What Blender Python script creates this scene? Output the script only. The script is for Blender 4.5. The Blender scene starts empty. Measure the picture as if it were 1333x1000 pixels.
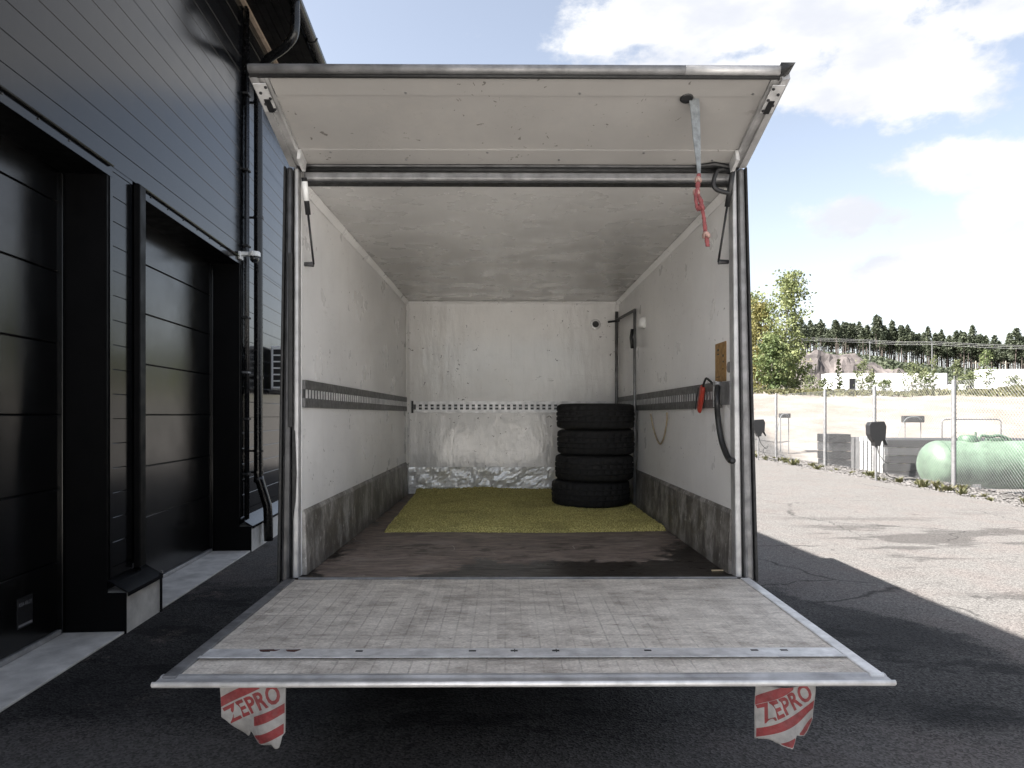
import bpy, bmesh, math, random
from mathutils import Vector, Matrix, noise as mnoise
R = math.radians
random.seed(11)
scene = bpy.context.scene
COL = scene.collection

# ------------------------------------------------------------------ camera
cam_d = bpy.data.cameras.new('camera'); cam = bpy.data.objects.new('camera', cam_d); COL.objects.link(cam)
cam.location = (0, 0, 1.6); cam.rotation_euler = (R(90), 0, 0)
cam_d.sensor_width = 36; cam_d.lens = 24.0; cam_d.shift_y = 0.030
cam_d.clip_start = 0.05; cam_d.clip_end = 6000
scene.camera = cam

# ------------------------------------------------------------------ light
SUN_TRAVEL = Vector((0.885, 0.29, -1.0)).normalized()
SKY_STRENGTH = 0.05
SUN_STRENGTH = 3.5
EXPOSURE = 2.82
sun_d = bpy.data.lights.new('sun', 'SUN'); sun = bpy.data.objects.new('sun', sun_d); COL.objects.link(sun)
sun.rotation_euler = SUN_TRAVEL.to_track_quat('-Z', 'Y').to_euler()
sun.location = (-30, -10, 40)
sun_d.energy = SUN_STRENGTH; sun_d.angle = R(0.5); sun_d.color = (1.0, 0.955, 0.89)
vs = scene.view_settings
vs.view_transform = 'Standard'; vs.look = 'None'; vs.exposure = EXPOSURE; vs.gamma = 1.0; vs.use_curve_mapping = False
scene.cycles.use_denoising = True
scene.cycles.max_bounces = 10; scene.cycles.diffuse_bounces = 6; scene.cycles.glossy_bounces = 4
scene.cycles.sample_clamp_indirect = 6


# ------------------------------------------------------------------ node helper
class G:
    def __init__(self, tree):
        self.t = tree; tree.nodes.clear()
    def n(self, typ, ins=None, **props):
        nd = self.t.nodes.new(typ)
        for k, v in props.items(): setattr(nd, k, v)
        for k, v in (ins or {}).items():
            s = nd.inputs[k]
            if isinstance(v, bpy.types.NodeSocket): self.t.links.new(v, s)
            elif isinstance(v, bpy.types.Node): self.t.links.new(v.outputs[0], s)
            else: s.default_value = v
        return nd
    def math(self, op, a, b=0.0, c=0.0, clamp=False):
        return self.n('ShaderNodeMath', {0: a, 1: b, 2: c}, operation=op, use_clamp=clamp).outputs[0]
    def vmath(self, op, a, b=(0, 0, 0)):
        nd = self.n('ShaderNodeVectorMath', {0: a, 1: b}, operation=op)
        return nd.outputs['Value'] if op in ('LENGTH', 'DISTANCE', 'DOT_PRODUCT') else nd.outputs[0]
    def ramp(self, x, a, b, lo=0.0, hi=1.0, smooth=True):
        return self.n('ShaderNodeMapRange', {'Value': x, 'From Min': a, 'From Max': b, 'To Min': lo, 'To Max': hi},
                      interpolation_type='SMOOTHSTEP' if smooth else 'LINEAR', clamp=True).outputs[0]
    def noise(self, vec, scale, detail=4.0, rough=0.55, dist=0.0):
        return self.n('ShaderNodeTexNoise', {'Vector': vec, 'Scale': scale, 'Detail': detail, 'Roughness': rough, 'Distortion': dist}).outputs[0]
    def noisec(self, vec, scale, detail=4.0):
        return self.n('ShaderNodeTexNoise', {'Vector': vec, 'Scale': scale, 'Detail': detail}).outputs[1]
    def vor(self, vec, scale, rnd=1.0, feature='F1'):
        return self.n('ShaderNodeTexVoronoi', {'Vector': vec, 'Scale': scale, 'Randomness': rnd}, feature=feature)
    def mapping(self, vec, scale=(1, 1, 1), loc=(0, 0, 0), rot=(0, 0, 0)):
        return self.n('ShaderNodeMapping', {'Vector': vec, 'Scale': scale, 'Location': loc, 'Rotation': rot}).outputs[0]
    def mix(self, f, a, b, blend='MIX'):
        nd = self.n('ShaderNodeMix', data_type='RGBA', blend_type=blend, clamp_factor=True)
        for i, v in ((0, f), (6, a), (7, b)):
            s = nd.inputs[i]
            if isinstance(v, bpy.types.NodeSocket): self.t.links.new(v, s)
            else: s.default_value = (v[0], v[1], v[2], 1) if isinstance(v, (tuple, list)) else v
        return nd.outputs[2]
    def sep(self, vec):
        return self.n('ShaderNodeSeparateXYZ', {0: vec}).outputs
    def coord(self, which='Object'):
        return self.n('ShaderNodeTexCoord').outputs[which]
    def bump(self, h, strength=0.3, dist=0.01):
        return self.n('ShaderNodeBump', {'Height': h, 'Strength': strength, 'Distance': dist}).outputs[0]
    def out(self, sh, vol=None):
        o = self.n('ShaderNodeOutputMaterial')
        self.t.links.new(sh.outputs[0] if isinstance(sh, bpy.types.Node) else sh, o.inputs[0])
    def bsdf(self, color, rough=0.5, metal=0.0, normal=None, spec=0.5, **kw):
        ins = {'Base Color': color if isinstance(color, bpy.types.NodeSocket) else (color[0], color[1], color[2], 1),
               'Roughness': rough, 'Metallic': metal, 'Specular IOR Level': spec}
        if normal is not None: ins['Normal'] = normal
        for k, v in kw.items(): ins[k.replace('_', ' ')] = v
        return self.n('ShaderNodeBsdfPrincipled', ins)

def new_mat(name):
    m = bpy.data.materials.new(name); m.use_nodes = True
    return m, G(m.node_tree)

# ------------------------------------------------------------------ world: sky with drifting cumulus
world = bpy.data.worlds.new('World'); scene.world = world; world.use_nodes = True
g = G(world.node_tree)
to_sun = -SUN_TRAVEL
sky = g.n('ShaderNodeTexSky', sky_type='NISHITA', sun_disc=False, sun_elevation=math.asin(to_sun.z),
          sun_rotation=math.atan2(to_sun.x, to_sun.y) % (2 * math.pi), altitude=150, air_density=1.0, dust_density=2.6, ozone_density=1.0)
dirv = g.vmath('NORMALIZE', g.coord('Generated'))
def pdir(px, py):
    return Vector(((px - 667) / 889, 1, (540 - py) / 889)).normalized()
warp = g.vmath('SCALE', g.vmath('SUBTRACT', g.noisec(dirv, 5.0, 5.0), (0.5, 0.5, 0.5)))
warp.node.inputs['Scale'].default_value = 0.10
dw = g.vmath('ADD', dirv, warp)
best = None
for (px, py, rx, ry) in [(1030, 20, 330, 95), (1160, 95, 150, 70), (860, 45, 120, 40), (960, 110, 210, 60), (1330, 10, 130, 40), (1260, 205, 130, 42), (1330, 250, 90, 50),
                         (1125, 280, 80, 36), (1260, 335, 170, 34)]:
    c = pdir(px, py); k = 1.0 / math.sqrt(1 + ((px - 667) / 889) ** 2 + ((540 - py) / 889) ** 2)
    dv = g.vmath('MULTIPLY', g.vmath('SUBTRACT', dw, tuple(c)), (889 / rx / k, 889 / rx / k, 889 / ry / k))
    v = g.math('SUBTRACT', 1.0, g.vmath('LENGTH', dv))
    best = v if best is None else g.math('MAXIMUM', best, v)
sx, sy, sz = g.sep(dirv)
up = g.math('MAXIMUM', sz, 0.06)
plane = g.n('ShaderNodeCombineXYZ', {0: g.math('DIVIDE', sx, up), 1: g.math('DIVIDE', sy, up), 2: 0.0}).outputs[0]
wide = g.math('MULTIPLY', g.math('SUBTRACT', g.noise(plane, 0.9, 3.0), 0.50), 3.0)
ahead = g.math('MULTIPLY', g.ramp(sy, 0.45, 0.65), g.ramp(sx, -0.75, -0.55))
wide = g.math('SUBTRACT', wide, g.math('MULTIPLY', ahead, 4.0))
dens = g.math('MAXIMUM', best, wide)
dens = g.math('ADD', dens, g.math('MULTIPLY', g.math('SUBTRACT', g.noise(g.vmath('MULTIPLY', dirv, (1, 1, 1.7)), 9.0, 8.0, 0.62), 0.5), 1.9))
cover = g.ramp(dens, 0.04, 0.44)
cover = g.math('MULTIPLY', cover, g.ramp(sz, 0.0, 0.10))
shade = g.ramp(g.noise(g.vmath('ADD', g.vmath('MULTIPLY', dirv, (1, 1, 2.2)), (0, 0, 0.06)), 6.0, 6.0), 0.35, 0.66)
cloud = g.mix(shade, (2.5, 2.58, 2.8), (3.45, 3.42, 3.38))
lum = g.n('ShaderNodeRGBToBW', {0: sky.outputs[0]}).outputs[0]
skyc = g.mix(g.ramp(sz, 0.0, 0.35, 0.72, 0.52), sky.outputs[0], g.n('ShaderNodeCombineColor', {0: lum, 1: lum, 2: lum}).outputs[0])      # milky summer air
skyc = g.mix(cover, skyc, cloud)
bg = g.n('ShaderNodeBackground', {'Color': skyc, 'Strength': SKY_STRENGTH})
world.cycles.sampling_method = 'MANUAL'; world.cycles.sample_map_resolution = 512
wo = g.n('ShaderNodeOutputWorld'); world.node_tree.links.new(bg.outputs[0], wo.inputs[0])

# ------------------------------------------------------------------ mesh helper
class MB:
    def __init__(self): self.v = []; self.f = []
    def add(self, vs, fs):
        o = len(self.v); self.v += [tuple(p) for p in vs]; self.f += [tuple(i + o for i in q) for q in fs]; return self
    def box(self, x0, x1, y0, y1, z0, z1):
        return self.add([(x0, y0, z0), (x1, y0, z0), (x1, y1, z0), (x0, y1, z0), (x0, y0, z1), (x1, y0, z1), (x1, y1, z1), (x0, y1, z1)],
                        [(0, 3, 2, 1), (4, 5, 6, 7), (0, 1, 5, 4), (1, 2, 6, 5), (2, 3, 7, 6), (3, 0, 4, 7)])
    def prism(self, poly, a, b, axis='y'):
        """poly: 2D outline; axis y -> (x,z) outline swept in y; x -> (y,z); z -> (x,y)"""
        n = len(poly)
        def P(p, t):
            return (p[0], t, p[1]) if axis == 'y' else (t, p[0], p[1]) if axis == 'x' else (p[0], p[1], t)
        vs = [P(p, a) for p in poly] + [P(p, b) for p in poly]
        fs = [tuple(range(n)), tuple(range(2 * n - 1, n - 1, -1))] + [((i + 1) % n, i, n + i, n + (i + 1) % n) for i in range(n)]
        return self.add(vs, fs)
    def tube(self, path, r, n=8, cap=True):
        path = [Vector(p) for p in path]; m = len(path)
        rs = r if isinstance(r, (list, tuple)) else [r] * m
        vs = []; ref = None
        for i, p in enumerate(path):
            t = (path[min(i + 1, m - 1)] - path[max(i - 1, 0)]).normalized()
            if ref is None:
                ref = Vector((0, 0, 1)) if abs(t.z) < 0.9 else Vector((1, 0, 0))
            u = (ref - t * ref.dot(t))
            if u.length < 1e-4: u = t.orthogonal()
            u.normalize(); ref = u; w = t.cross(u)
            for k in range(n):
                a = 2 * math.pi * k / n
                vs.append(p + (u * math.cos(a) + w * math.sin(a)) * rs[i])
        fs = [(i * n + k, i * n + (k + 1) % n, (i + 1) * n + (k + 1) % n, (i + 1) * n + k) for i in range(m - 1) for k in range(n)]
        if cap: fs += [tuple(range(n - 1, -1, -1)), tuple(range((m - 1) * n, m * n))]
        return self.add(vs, fs)
    def lathe(self, prof, n=24, origin=(0, 0, 0), axis='z', close=False):
        ox, oy, oz = origin; m = len(prof); vs = []
        for (r, h) in prof:
            for k in range(n):
                a = 2 * math.pi * k / n; c, s = r * math.cos(a), r * math.sin(a)
                vs.append((ox + c, oy + s, oz + h) if axis == 'z' else (ox + h, oy + c, oz + s) if axis == 'x' else (ox + s, oy + h, oz + c))
        rng = range(m) if close else range(m - 1)
        fs = [(i * n + k, i * n + (k + 1) % n, ((i + 1) % m) * n + (k + 1) % n, ((i + 1) % m) * n + k) for i in rng for k in range(n)]
        if not close: fs += [tuple(range(n - 1, -1, -1)), tuple(range((m - 1) * n, m * n))]
        return self.add(vs, fs)
    def mesh(self, name, mat, smooth=False):
        me = bpy.data.meshes.new(name); me.from_pydata(self.v, [], self.f)
        bm = bmesh.new(); bm.from_mesh(me); bmesh.ops.recalc_face_normals(bm, faces=bm.faces); bm.to_mesh(me); bm.free()
        if smooth: me.polygons.foreach_set('use_smooth', [True] * len(me.polygons))
        if mat: me.materials.append(mat)
        return me
    def build(self, name, mat, parent=None, smooth=False, bevel=0, seg=2, auto=None):
        return put(name, self.mesh(name, mat, smooth or auto is not None), parent, bevel, seg, auto)

def put(name, me, parent=None, bevel=0, seg=2, auto=None):
    o = bpy.data.objects.new(name, me); COL.objects.link(o)
    if parent is not None: o.parent = parent
    if bevel:
        b = o.modifiers.new('bevel', 'BEVEL'); b.width = bevel; b.segments = seg; b.limit_method = 'ANGLE'; b.angle_limit = R(35)
    if auto is not None: me.set_sharp_from_angle(angle=R(auto))
    return o

def tag(o, label=None, cat=None, group=None, kind=None):
    if label: o['label'] = label
    if cat: o['category'] = cat
    if group: o['group'] = group
    if kind: o['kind'] = kind
    return o

def thing(name, label, cat, loc=(0, 0, 0), rz=0.0, group=None):
    o = bpy.data.objects.new(name, None); COL.objects.link(o)
    o.empty_display_size = 0.2; o.location = loc; o.rotation_euler = (0, 0, rz)
    return tag(o, label, cat, group)

def copy_tree(o, parent=None):
    c = o.copy(); COL.objects.link(c); c.parent = parent
    for ch in list(o.children): copy_tree(ch, c)
    return c

def px(x, y, d):
    """a measured picture point turned into a place at depth d"""
    return Vector(((x - 667) / 889 * d, d, 1.6 + (540 - y) / 889 * d))

def bez(pts, n=10):
    """smooth path through points (Catmull-Rom)"""
    P = [Vector(p) for p in pts]; P = [P[0] * 2 - P[1]] + P + [P[-1] * 2 - P[-2]]; out = []
    for i in range(1, len(P) - 2):
        a, b, c, d = P[i - 1:i + 3]
        for k in range(n):
            t = k / n
            out.append(0.5 * ((2 * b) + (c - a) * t + (2 * a - 5 * b + 4 * c - d) * t * t + (-a + 3 * b - 3 * c + d) * t ** 3))
    return out + [P[-2]]

def text_mesh(txt, size, bold=0.0, sx=1.0, spacing=1.0):
    cu = bpy.data.curves.new('text', 'FONT'); cu.body = txt; cu.size = size; cu.offset = bold; cu.space_character = spacing
    cu.align_x = 'CENTER'; cu.align_y = 'CENTER'; cu.resolution_u = 3
    ob = bpy.data.objects.new('text', cu); COL.objects.link(ob)
    dg = bpy.context.evaluated_depsgraph_get(); dg.update()
    me = bpy.data.meshes.new_from_object(ob.evaluated_get(dg))
    bpy.data.objects.remove(ob); bpy.data.curves.remove(cu)
    vs = [(v.co.x * sx, v.co.y) for v in me.vertices]; fs = [tuple(p.vertices) for p in me.polygons]
    bpy.data.meshes.remove(me)
    return vs, fs

# ------------------------------------------------------------------ materials
M = {}
def simple(name, col, rough=0.5, metal=0.0, var=0.25, scale=6.0, bump=0.0, bscale=60.0, spec=0.5, stretch=(1, 1, 1)):
    m, g = new_mat(name); co = g.mapping(g.coord(), stretch)
    n1 = g.noise(co, scale, 5.0, 0.6)
    k = g.ramp(n1, 0.3, 0.7, 1 - var, 1 + var * 0.6, False)
    c = g.mix(1.0, (col[0], col[1], col[2]), g.n('ShaderNodeCombineColor', {0: k, 1: k, 2: k}).outputs[0], 'MULTIPLY')
    r = g.ramp(g.noise(co, scale * 2.7, 4.0), 0.3, 0.7, max(0.02, rough * 0.75), min(1.0, rough * 1.25), False)
    nrm = g.bump(g.noise(co, bscale, 3.0), bump, 0.004) if bump else None
    g.out(g.bsdf(c, r, metal, nrm, spec)); M[name] = m
    return m

simple('black_sheet', (0.0025, 0.0025, 0.003), 0.5, 0.0, 0.3, 3.0, spec=0.12)
simple('pipe_black', (0.005, 0.005, 0.0055), 0.25, 0.0, 0.2, 8.0)
simple('black_plastic', (0.012, 0.012, 0.013), 0.5, 0, 0.3, 30.0)
simple('rubber', (0.012, 0.012, 0.012), 0.62, 0, 0.5, 14.0, 0.2)
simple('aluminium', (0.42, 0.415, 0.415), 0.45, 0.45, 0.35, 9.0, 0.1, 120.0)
simple('aluminium_bright', (0.66, 0.655, 0.655), 0.42, 0.4, 0.3, 16.0, 0.1, 120.0)
simple('aluminium_dull', (0.20, 0.198, 0.20), 0.5, 0.5, 0.45, 12.0, 0.2, 90.0)
simple('aluminium_dark', (0.065, 0.065, 0.068), 0.42, 0.6, 0.5, 10.0, 0.15, 80.0)
simple('rail_grey', (0.13, 0.128, 0.126), 0.5, 0.4, 0.4, 14.0, 0.2, 90.0)
simple('galvanised', (0.20, 0.20, 0.205), 0.5, 0.5, 0.3, 12.0)
simple('white_plastic', (0.75, 0.75, 0.74), 0.4, 0, 0.1, 8.0)
simple('white_paint', (0.78, 0.78, 0.77), 0.45, 0, 0.10, 2.0)
simple('concrete', (0.54, 0.525, 0.50), 0.85, 0, 0.35, 5.0, 0.35, 70.0)
simple('sill_concrete', (0.62, 0.60, 0.57), 0.8, 0, 0.3, 5.0, 0.3, 70.0)
simple('timber_trim', (0.42, 0.33, 0.25), 0.7, 0, 0.3, 8.0)
simple('strap_grey', (0.17, 0.185, 0.195), 0.8, 0, 0.4, 40.0, 0.4, 300.0)
simple('rope_red', (0.20, 0.05, 0.052), 0.85, 0, 0.45, 60.0, 0.6, 260.0)
simple('rope_knot', (0.34, 0.22, 0.19), 0.85, 0, 0.45, 60.0, 0.6, 260.0)
simple('handle_red', (0.34, 0.035, 0.018), 0.45, 0, 0.25, 30.0)
simple('rope_beige', (0.34, 0.28, 0.19), 0.85, 0, 0.3, 40.0)
simple('label_tan', (0.26, 0.15, 0.05), 0.6, 0, 0.35, 25.0)
simple('ink', (0.02, 0.018, 0.015), 0.7)
simple('wood_light', (0.5, 0.4, 0.26), 0.7, 0, 0.3, 30.0)
simple('tank_green', (0.11, 0.168, 0.118), 0.45, 0, 0.4, 3.0)
simple('tank_green_dark', (0.05, 0.10, 0.06), 0.5, 0, 0.25, 8.0)
simple('mesh_dark', (0.016, 0.0165, 0.018), 0.55, 0.4, 0.3, 5.0)
simple('rock', (0.07, 0.06, 0.058), 0.9, 0, 0.75, 0.35, 0.6, 1.5)
simple('gravel_stone', (0.095, 0.09, 0.088), 0.9, 0, 0.5, 3.0)
simple('bark_pine', (0.07, 0.055, 0.048), 0.9, 0, 0.5, 0.6)
simple('bark_birch', (0.30, 0.28, 0.25), 0.85, 0, 0.6, 4.0)
simple('pole_wood', (0.30, 0.26, 0.22), 0.85, 0, 0.3, 2.0)
simple('glass_dark', (0.015, 0.017, 0.02), 0.08)
simple('truck_paint', (0.72, 0.72, 0.72), 0.35, 0, 0.08, 2.0)
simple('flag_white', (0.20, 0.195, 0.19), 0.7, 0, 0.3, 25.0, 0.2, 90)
simple('flag_red', (0.135, 0.014, 0.016), 0.7, 0, 0.4, 25.0)
simple('plate_text', (0.30, 0.30, 0.32), 0.4, 0.3)
simple('lamp_glass', (0.55, 0.56, 0.57), 0.15)

# dark lacquered sandwich panel / garage door steel: smooth colour, soft streaked gloss
def lacquer(name, col, rough, wav, spec=0.33):
    m, g = new_mat(name); co = g.coord()
    n1 = g.noise(g.mapping(co, (1, 0.4, 1)), 2.0, 4.0)
    c = g.mix(n1, tuple(x * 0.8 for x in col), tuple(x * 1.2 for x in col))
    dust = g.ramp(g.noise(g.mapping(co, (1, 3.0, 0.5)), 3.0, 6.0, 0.65), 0.45, 0.75)
    c = g.mix(g.math('MULTIPLY', dust, 0.035), c, (0.12, 0.115, 0.11))
    r = g.ramp(g.noise(co, 5.0, 5.0), 0.3, 0.7, rough * 0.85, rough * 1.2, False)
    b = g.bump(g.noise(g.mapping(co, (1, 0.5, 1.5)), 1.6, 2.0), wav, 0.02)
    g.out(g.bsdf(c, r, 0.0, b, spec)); M[name] = m
lacquer('cladding', (0.004, 0.0042, 0.005), 0.15, 0.010)
lacquer('door_steel', (0.003, 0.003, 0.0032), 0.20, 0.010, 0.55)

# cargo walls: white laminate, scuffed and stained
def cargo_white(name, base=(0.83, 0.818, 0.808), rough=0.34, scuff=1.0, wave=0.10, spec=0.5):
    m, g = new_mat(name); co = g.coord()
    big = g.noise(co, 1.3, 5.0, 0.6)
    c = g.mix(g.ramp(big, 0.35, 0.7), tuple(b * 0.86 for b in base), base)
    fine = g.ramp(g.noise(g.mapping(co, (1, 1, 0.25)), 7.0, 7.0, 0.7), 0.52, 0.78)
    c = g.mix(g.math('MULTIPLY', fine, 0.13 * min(1.0, scuff)), c, (0.46, 0.41, 0.37))
    smear = g.ramp(g.noise(g.mapping(co, (2.5, 2.5, 9.0), (3, 1, 2)), 1.5, 6.0, 0.7), 0.62, 0.76)
    c = g.mix(g.math('MULTIPLY', smear, 0.28 * scuff * scuff), c, (0.25, 0.23, 0.21))
    drip = g.ramp(g.noise(g.mapping(co, (9.0, 9.0, 0.55), (4, 2, 6)), 2.0, 6.0, 0.7), 0.56, 0.74)
    c = g.mix(g.math('MULTIPLY', drip, 0.16 * min(1.0, scuff ** 2)), c, (0.34, 0.30, 0.26))
    grub = g.ramp(g.noise(g.mapping(co, (1.2, 1.2, 1.6), (9, 5, 3)), 2.4, 8.0, 0.72), 0.52, 0.70)
    c = g.mix(g.math('MULTIPLY', grub, 0.14 * min(1.0, scuff ** 3)), c, (0.40, 0.37, 0.34))
    # knocks: few irregular spots
    wco = g.vmath('ADD', co, g.vmath('MULTIPLY', g.vmath('SUBTRACT', g.noisec(co, 17.0, 4.0), (0.5, 0.5, 0.5)), (0.11, 0.11, 0.11)))
    for (sc, st, th, seed) in ((1.0, (8.0, 8.0, 46.0), 0.84, 0.0), (1.0, (46.0, 46.0, 12.0), 0.86, 5.3), (1.0, (36.0, 36.0, 44.0), 0.80, 2.1), (1.0, (22.0, 22.0, 30.0), 0.92, 8.4)):
        v = g.vor(g.mapping(wco, st, (seed, seed, seed)), sc)
        rnd = g.sep(v.outputs['Color'])[0]
        rad = g.ramp(rnd, th, 1.0, 0.0, 0.30, False)
        spot = g.math('MULTIPLY', g.ramp(g.math('SUBTRACT', rad, v.outputs['Distance']), 0.0, 0.05), g.math('MULTIPLY', g.ramp(g.noise(g.mapping(co, (1, 1, 1), (seed, 1, seed)), 1.9, 2.0), 0.47, 0.58, 0.0, 1.0), scuff))
        c = g.mix(g.math('MULTIPLY', spot, 0.8), c, (0.07, 0.06, 0.055))
    # long thin scratches
    sc_n = g.noise(g.mapping(wco, (0.8, 0.8, 26.0), (7, 3, 1)), 3.0, 3.0, 0.6)
    scr = g.math('MULTIPLY', g.ramp(g.math('ABSOLUTE', g.math('SUBTRACT', sc_n, 0.5)), 0.0, 0.006, 1.0, 0.0), g.ramp(g.noise(co, 2.2, 3.0), 0.55, 0.66))
    c = g.mix(g.math('MULTIPLY', scr, 0.5 * scuff), c, (0.15, 0.14, 0.13))
    r = g.ramp(g.noise(co, 4.0, 5.0), 0.3, 0.7, rough * 0.7, rough * 1.35, False)
    h = g.math('ADD', g.noise(g.mapping(co, (1.6, 1.6, 0.5)), 4.5, 4.0), g.math('MULTIPLY', g.noise(co, 60.0, 2.0), 0.05))
    g.out(g.bsdf(c, r, 0.0, g.bump(h, wave, 0.03), spec)); M[name] = m
cargo_white('cargo_white')
cargo_white('cargo_front', (0.80, 0.785, 0.77), 0.12, 1.1, 0.24, 1.0)
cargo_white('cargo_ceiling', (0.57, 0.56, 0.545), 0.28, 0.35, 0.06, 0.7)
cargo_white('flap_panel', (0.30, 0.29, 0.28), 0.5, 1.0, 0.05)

# skirting: dirty scraped metal
m, g = new_mat('skirt_metal'); co = g.coord()
d1 = g.noise(g.mapping(co, (1, 1.0, 0.6)), 7.0, 9.0, 0.75)
c = g.mix(g.ramp(d1, 0.40, 0.70), (0.12, 0.11, 0.10), (0.46, 0.44, 0.415))
scr = g.ramp(g.noise(g.mapping(co, (3, 3, 0.9)), 11.0, 7.0, 0.78), 0.575, 0.66)
c = g.mix(g.math('MULTIPLY', scr, 0.8), c, (0.68, 0.66, 0.64))
mud = g.ramp(g.math('ADD', g.sep(co)[2], g.math('MULTIPLY', g.noise(co, 9.0, 5.0), 0.16)), 0.10, 0.17, 1.0, 0.0)
c = g.mix(g.math('MULTIPLY', mud, 0.35), c, (0.05, 0.042, 0.036))
g.out(g.bsdf(c, g.ramp(d1, 0.3, 0.7, 0.4, 0.65), 0.35, g.bump(d1, 0.3, 0.006))); M['skirt_metal'] = m

# crumpled bright kick plate at the front wall
m, g = new_mat('kick_plate'); co = g.coord()
n1 = g.noise(co, 14.0, 6.0, 0.65)
c = g.mix(g.ramp(n1, 0.50, 0.72), (0.92, 0.915, 0.90), (0.56, 0.54, 0.52))
g.out(g.bsdf(c, 0.28, 0.28, g.bump(g.noise(co, 20.0, 4.0), 0.6, 0.012), 1.0)); M['kick_plate'] = m

# cargo floor: dark plywood, wet along the sill and in the right corner
m, g = new_mat('cargo_floor'); co = g.coord(); X, Y, Z = g.sep(co)
gr = g.noise(g.mapping(co, (1.0, 5.0, 1)), 9.0, 9.0, 0.74)
c = g.mix(g.ramp(gr, 0.34, 0.66), (0.068, 0.052, 0.044), (0.27, 0.218, 0.186))
pale = g.ramp(g.noise(g.mapping(co, (1, 2.2, 1), (3, 0, 0)), 2.6, 8.0, 0.74), 0.50, 0.66)
c = g.mix(g.math('MULTIPLY', pale, 0.6), c, (0.30, 0.255, 0.225))
scn = g.noise(g.mapping(co, (1, 1, 1), (1.7, 0.3, 0)), 2.0, 2.0, 0.4)
scr = g.math('MULTIPLY', g.ramp(g.math('ABSOLUTE', g.math('SUBTRACT', scn, 0.47)), 0.0, 0.003, 1.0, 0.0), g.ramp(g.noise(co, 3.0, 2.0), 0.50, 0.6))
c = g.mix(g.math('MULTIPLY', scr, 0.85), c, (0.50, 0.47, 0.43))
blot = g.ramp(g.noise(g.mapping(co, (1, 1.6, 1), (6.1, 2.2, 0)), 3.1, 8.0, 0.7), 0.56, 0.64)
c = g.mix(g.math('MULTIPLY', blot, 0.7), c, (0.032, 0.024, 0.02))
rag = g.math('MULTIPLY', g.math('SUBTRACT', g.noise(g.mapping(co, (1, 1.3, 1), (0.9, 0.2, 0)), 4.5, 9.0, 0.68), 0.5), 0.95)
lip = g.math('SUBTRACT', g.math('MULTIPLY', g.ramp(g.math('ABSOLUTE', g.math('SUBTRACT', X, 0.30)), 0.45, 0.85, 1.0, 0.0), 0.40), Y)          # along the sill
rc = g.math('SUBTRACT', g.math('SUBTRACT', X, 0.74), g.math('MULTIPLY', Y, 0.11))                                                        # along the right skirting
rc = g.math('SUBTRACT', rc, g.math('MULTIPLY', g.math('MAXIMUM', g.math('SUBTRACT', Y, 0.65), 0.0), 0.35))
lc = g.math('SUBTRACT', g.math('SUBTRACT', -0.97, X), g.math('MULTIPLY', Y, 0.03))
wet = g.math('MAXIMUM', g.math('MAXIMUM', lip, rc), lc)
wet = g.ramp(g.math('ADD', wet, rag), 0.005, 0.035)
c = g.mix(g.math('MULTIPLY', wet, 0.95), c, (0.010, 0.0075, 0.0065))
r = g.math('SUBTRACT', g.ramp(gr, 0.3, 0.7, 0.5, 0.7), g.math('MULTIPLY', wet, 0.26))
g.out(g.bsdf(c, r, 0.0, g.bump(gr, 0.25, 0.004), 0.25)); M['cargo_floor'] = m

# lift deck: worn grey anti-slip board with a faint pressed grid
m, g = new_mat('lift_deck'); co = g.coord(); X, Y, Z = g.sep(co)
n1 = g.noise(g.mapping(co, (1, 2, 1)), 7.0, 9.0, 0.74)
c = g.mix(g.ramp(n1, 0.32, 0.68), (0.32, 0.285, 0.25), (0.65, 0.60, 0.535))
cell = g.vor(g.mapping(co, (16.6, 4.2, 1), (0, 0.4, 0)), 1.0, 0.0)
cr = g.sep(g.vor(g.mapping(co, (16.6, 4.2, 0.0), (0, 0.4, 0)), 1.0, 0.0).outputs['Color'])[0]
c = g.mix(g.math('MULTIPLY', g.ramp(cr, 0.2, 0.9), 0.35), c, (0.70, 0.65, 0.58))
fx = g.math('ABSOLUTE', g.math('SUBTRACT', g.math('FRACT', g.math('MULTIPLY', X, 16.6)), 0.5))
fy = g.math('ABSOLUTE', g.math('SUBTRACT', g.math('FRACT', g.math('ADD', g.math('MULTIPLY', Y, 4.2), 0.4)), 0.5))
wob = g.math('MULTIPLY', g.math('SUBTRACT', g.noise(co, 30.0, 4.0), 0.5), 0.10)
line = g.math('MAXIMUM', g.ramp(g.math('ADD', fx, wob), 0.435, 0.48), g.ramp(g.math('ADD', fy, wob), 0.465, 0.49))
fade = g.ramp(g.noise(g.mapping(co, (1, 1, 1), (4, 2, 0)), 2.4, 4.0), 0.36, 0.62, 0.25, 1.0)
line = g.math('MULTIPLY', line, fade)
c = g.mix(g.math('MULTIPLY', line, g.ramp(X, 0.45, 0.75, 0.27, 0.26)), c, g.mix(g.ramp(X, 0.45, 0.75), (0.15, 0.135, 0.125), (0.70, 0.67, 0.62)))
wv_ = g.ramp(g.noise(g.mapping(co, (1, 2.0, 1)), 95.0, 3.0, 0.6), 0.3, 0.7, 0.72, 1.22, False)
c = g.mix(1.0, c, g.n('ShaderNodeCombineColor', {0: wv_, 1: wv_, 2: wv_}).outputs[0], 'MULTIPLY')
grime = g.ramp(g.noise(g.mapping(co, (2.0, 7.0, 1), (1, 5, 0)), 2.8, 8.0, 0.72), 0.60, 0.70)
c = g.mix(g.math('MULTIPLY', grime, 0.7), c, (0.10, 0.074, 0.060))
spk = g.ramp(g.noise(g.mapping(co, (5.0, 16.0, 1), (2, 7, 0)), 3.0, 5.0, 0.7), 0.66, 0.72)
c = g.mix(g.math('MULTIPLY', spk, 0.75), c, (0.035, 0.025, 0.022))
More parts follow.
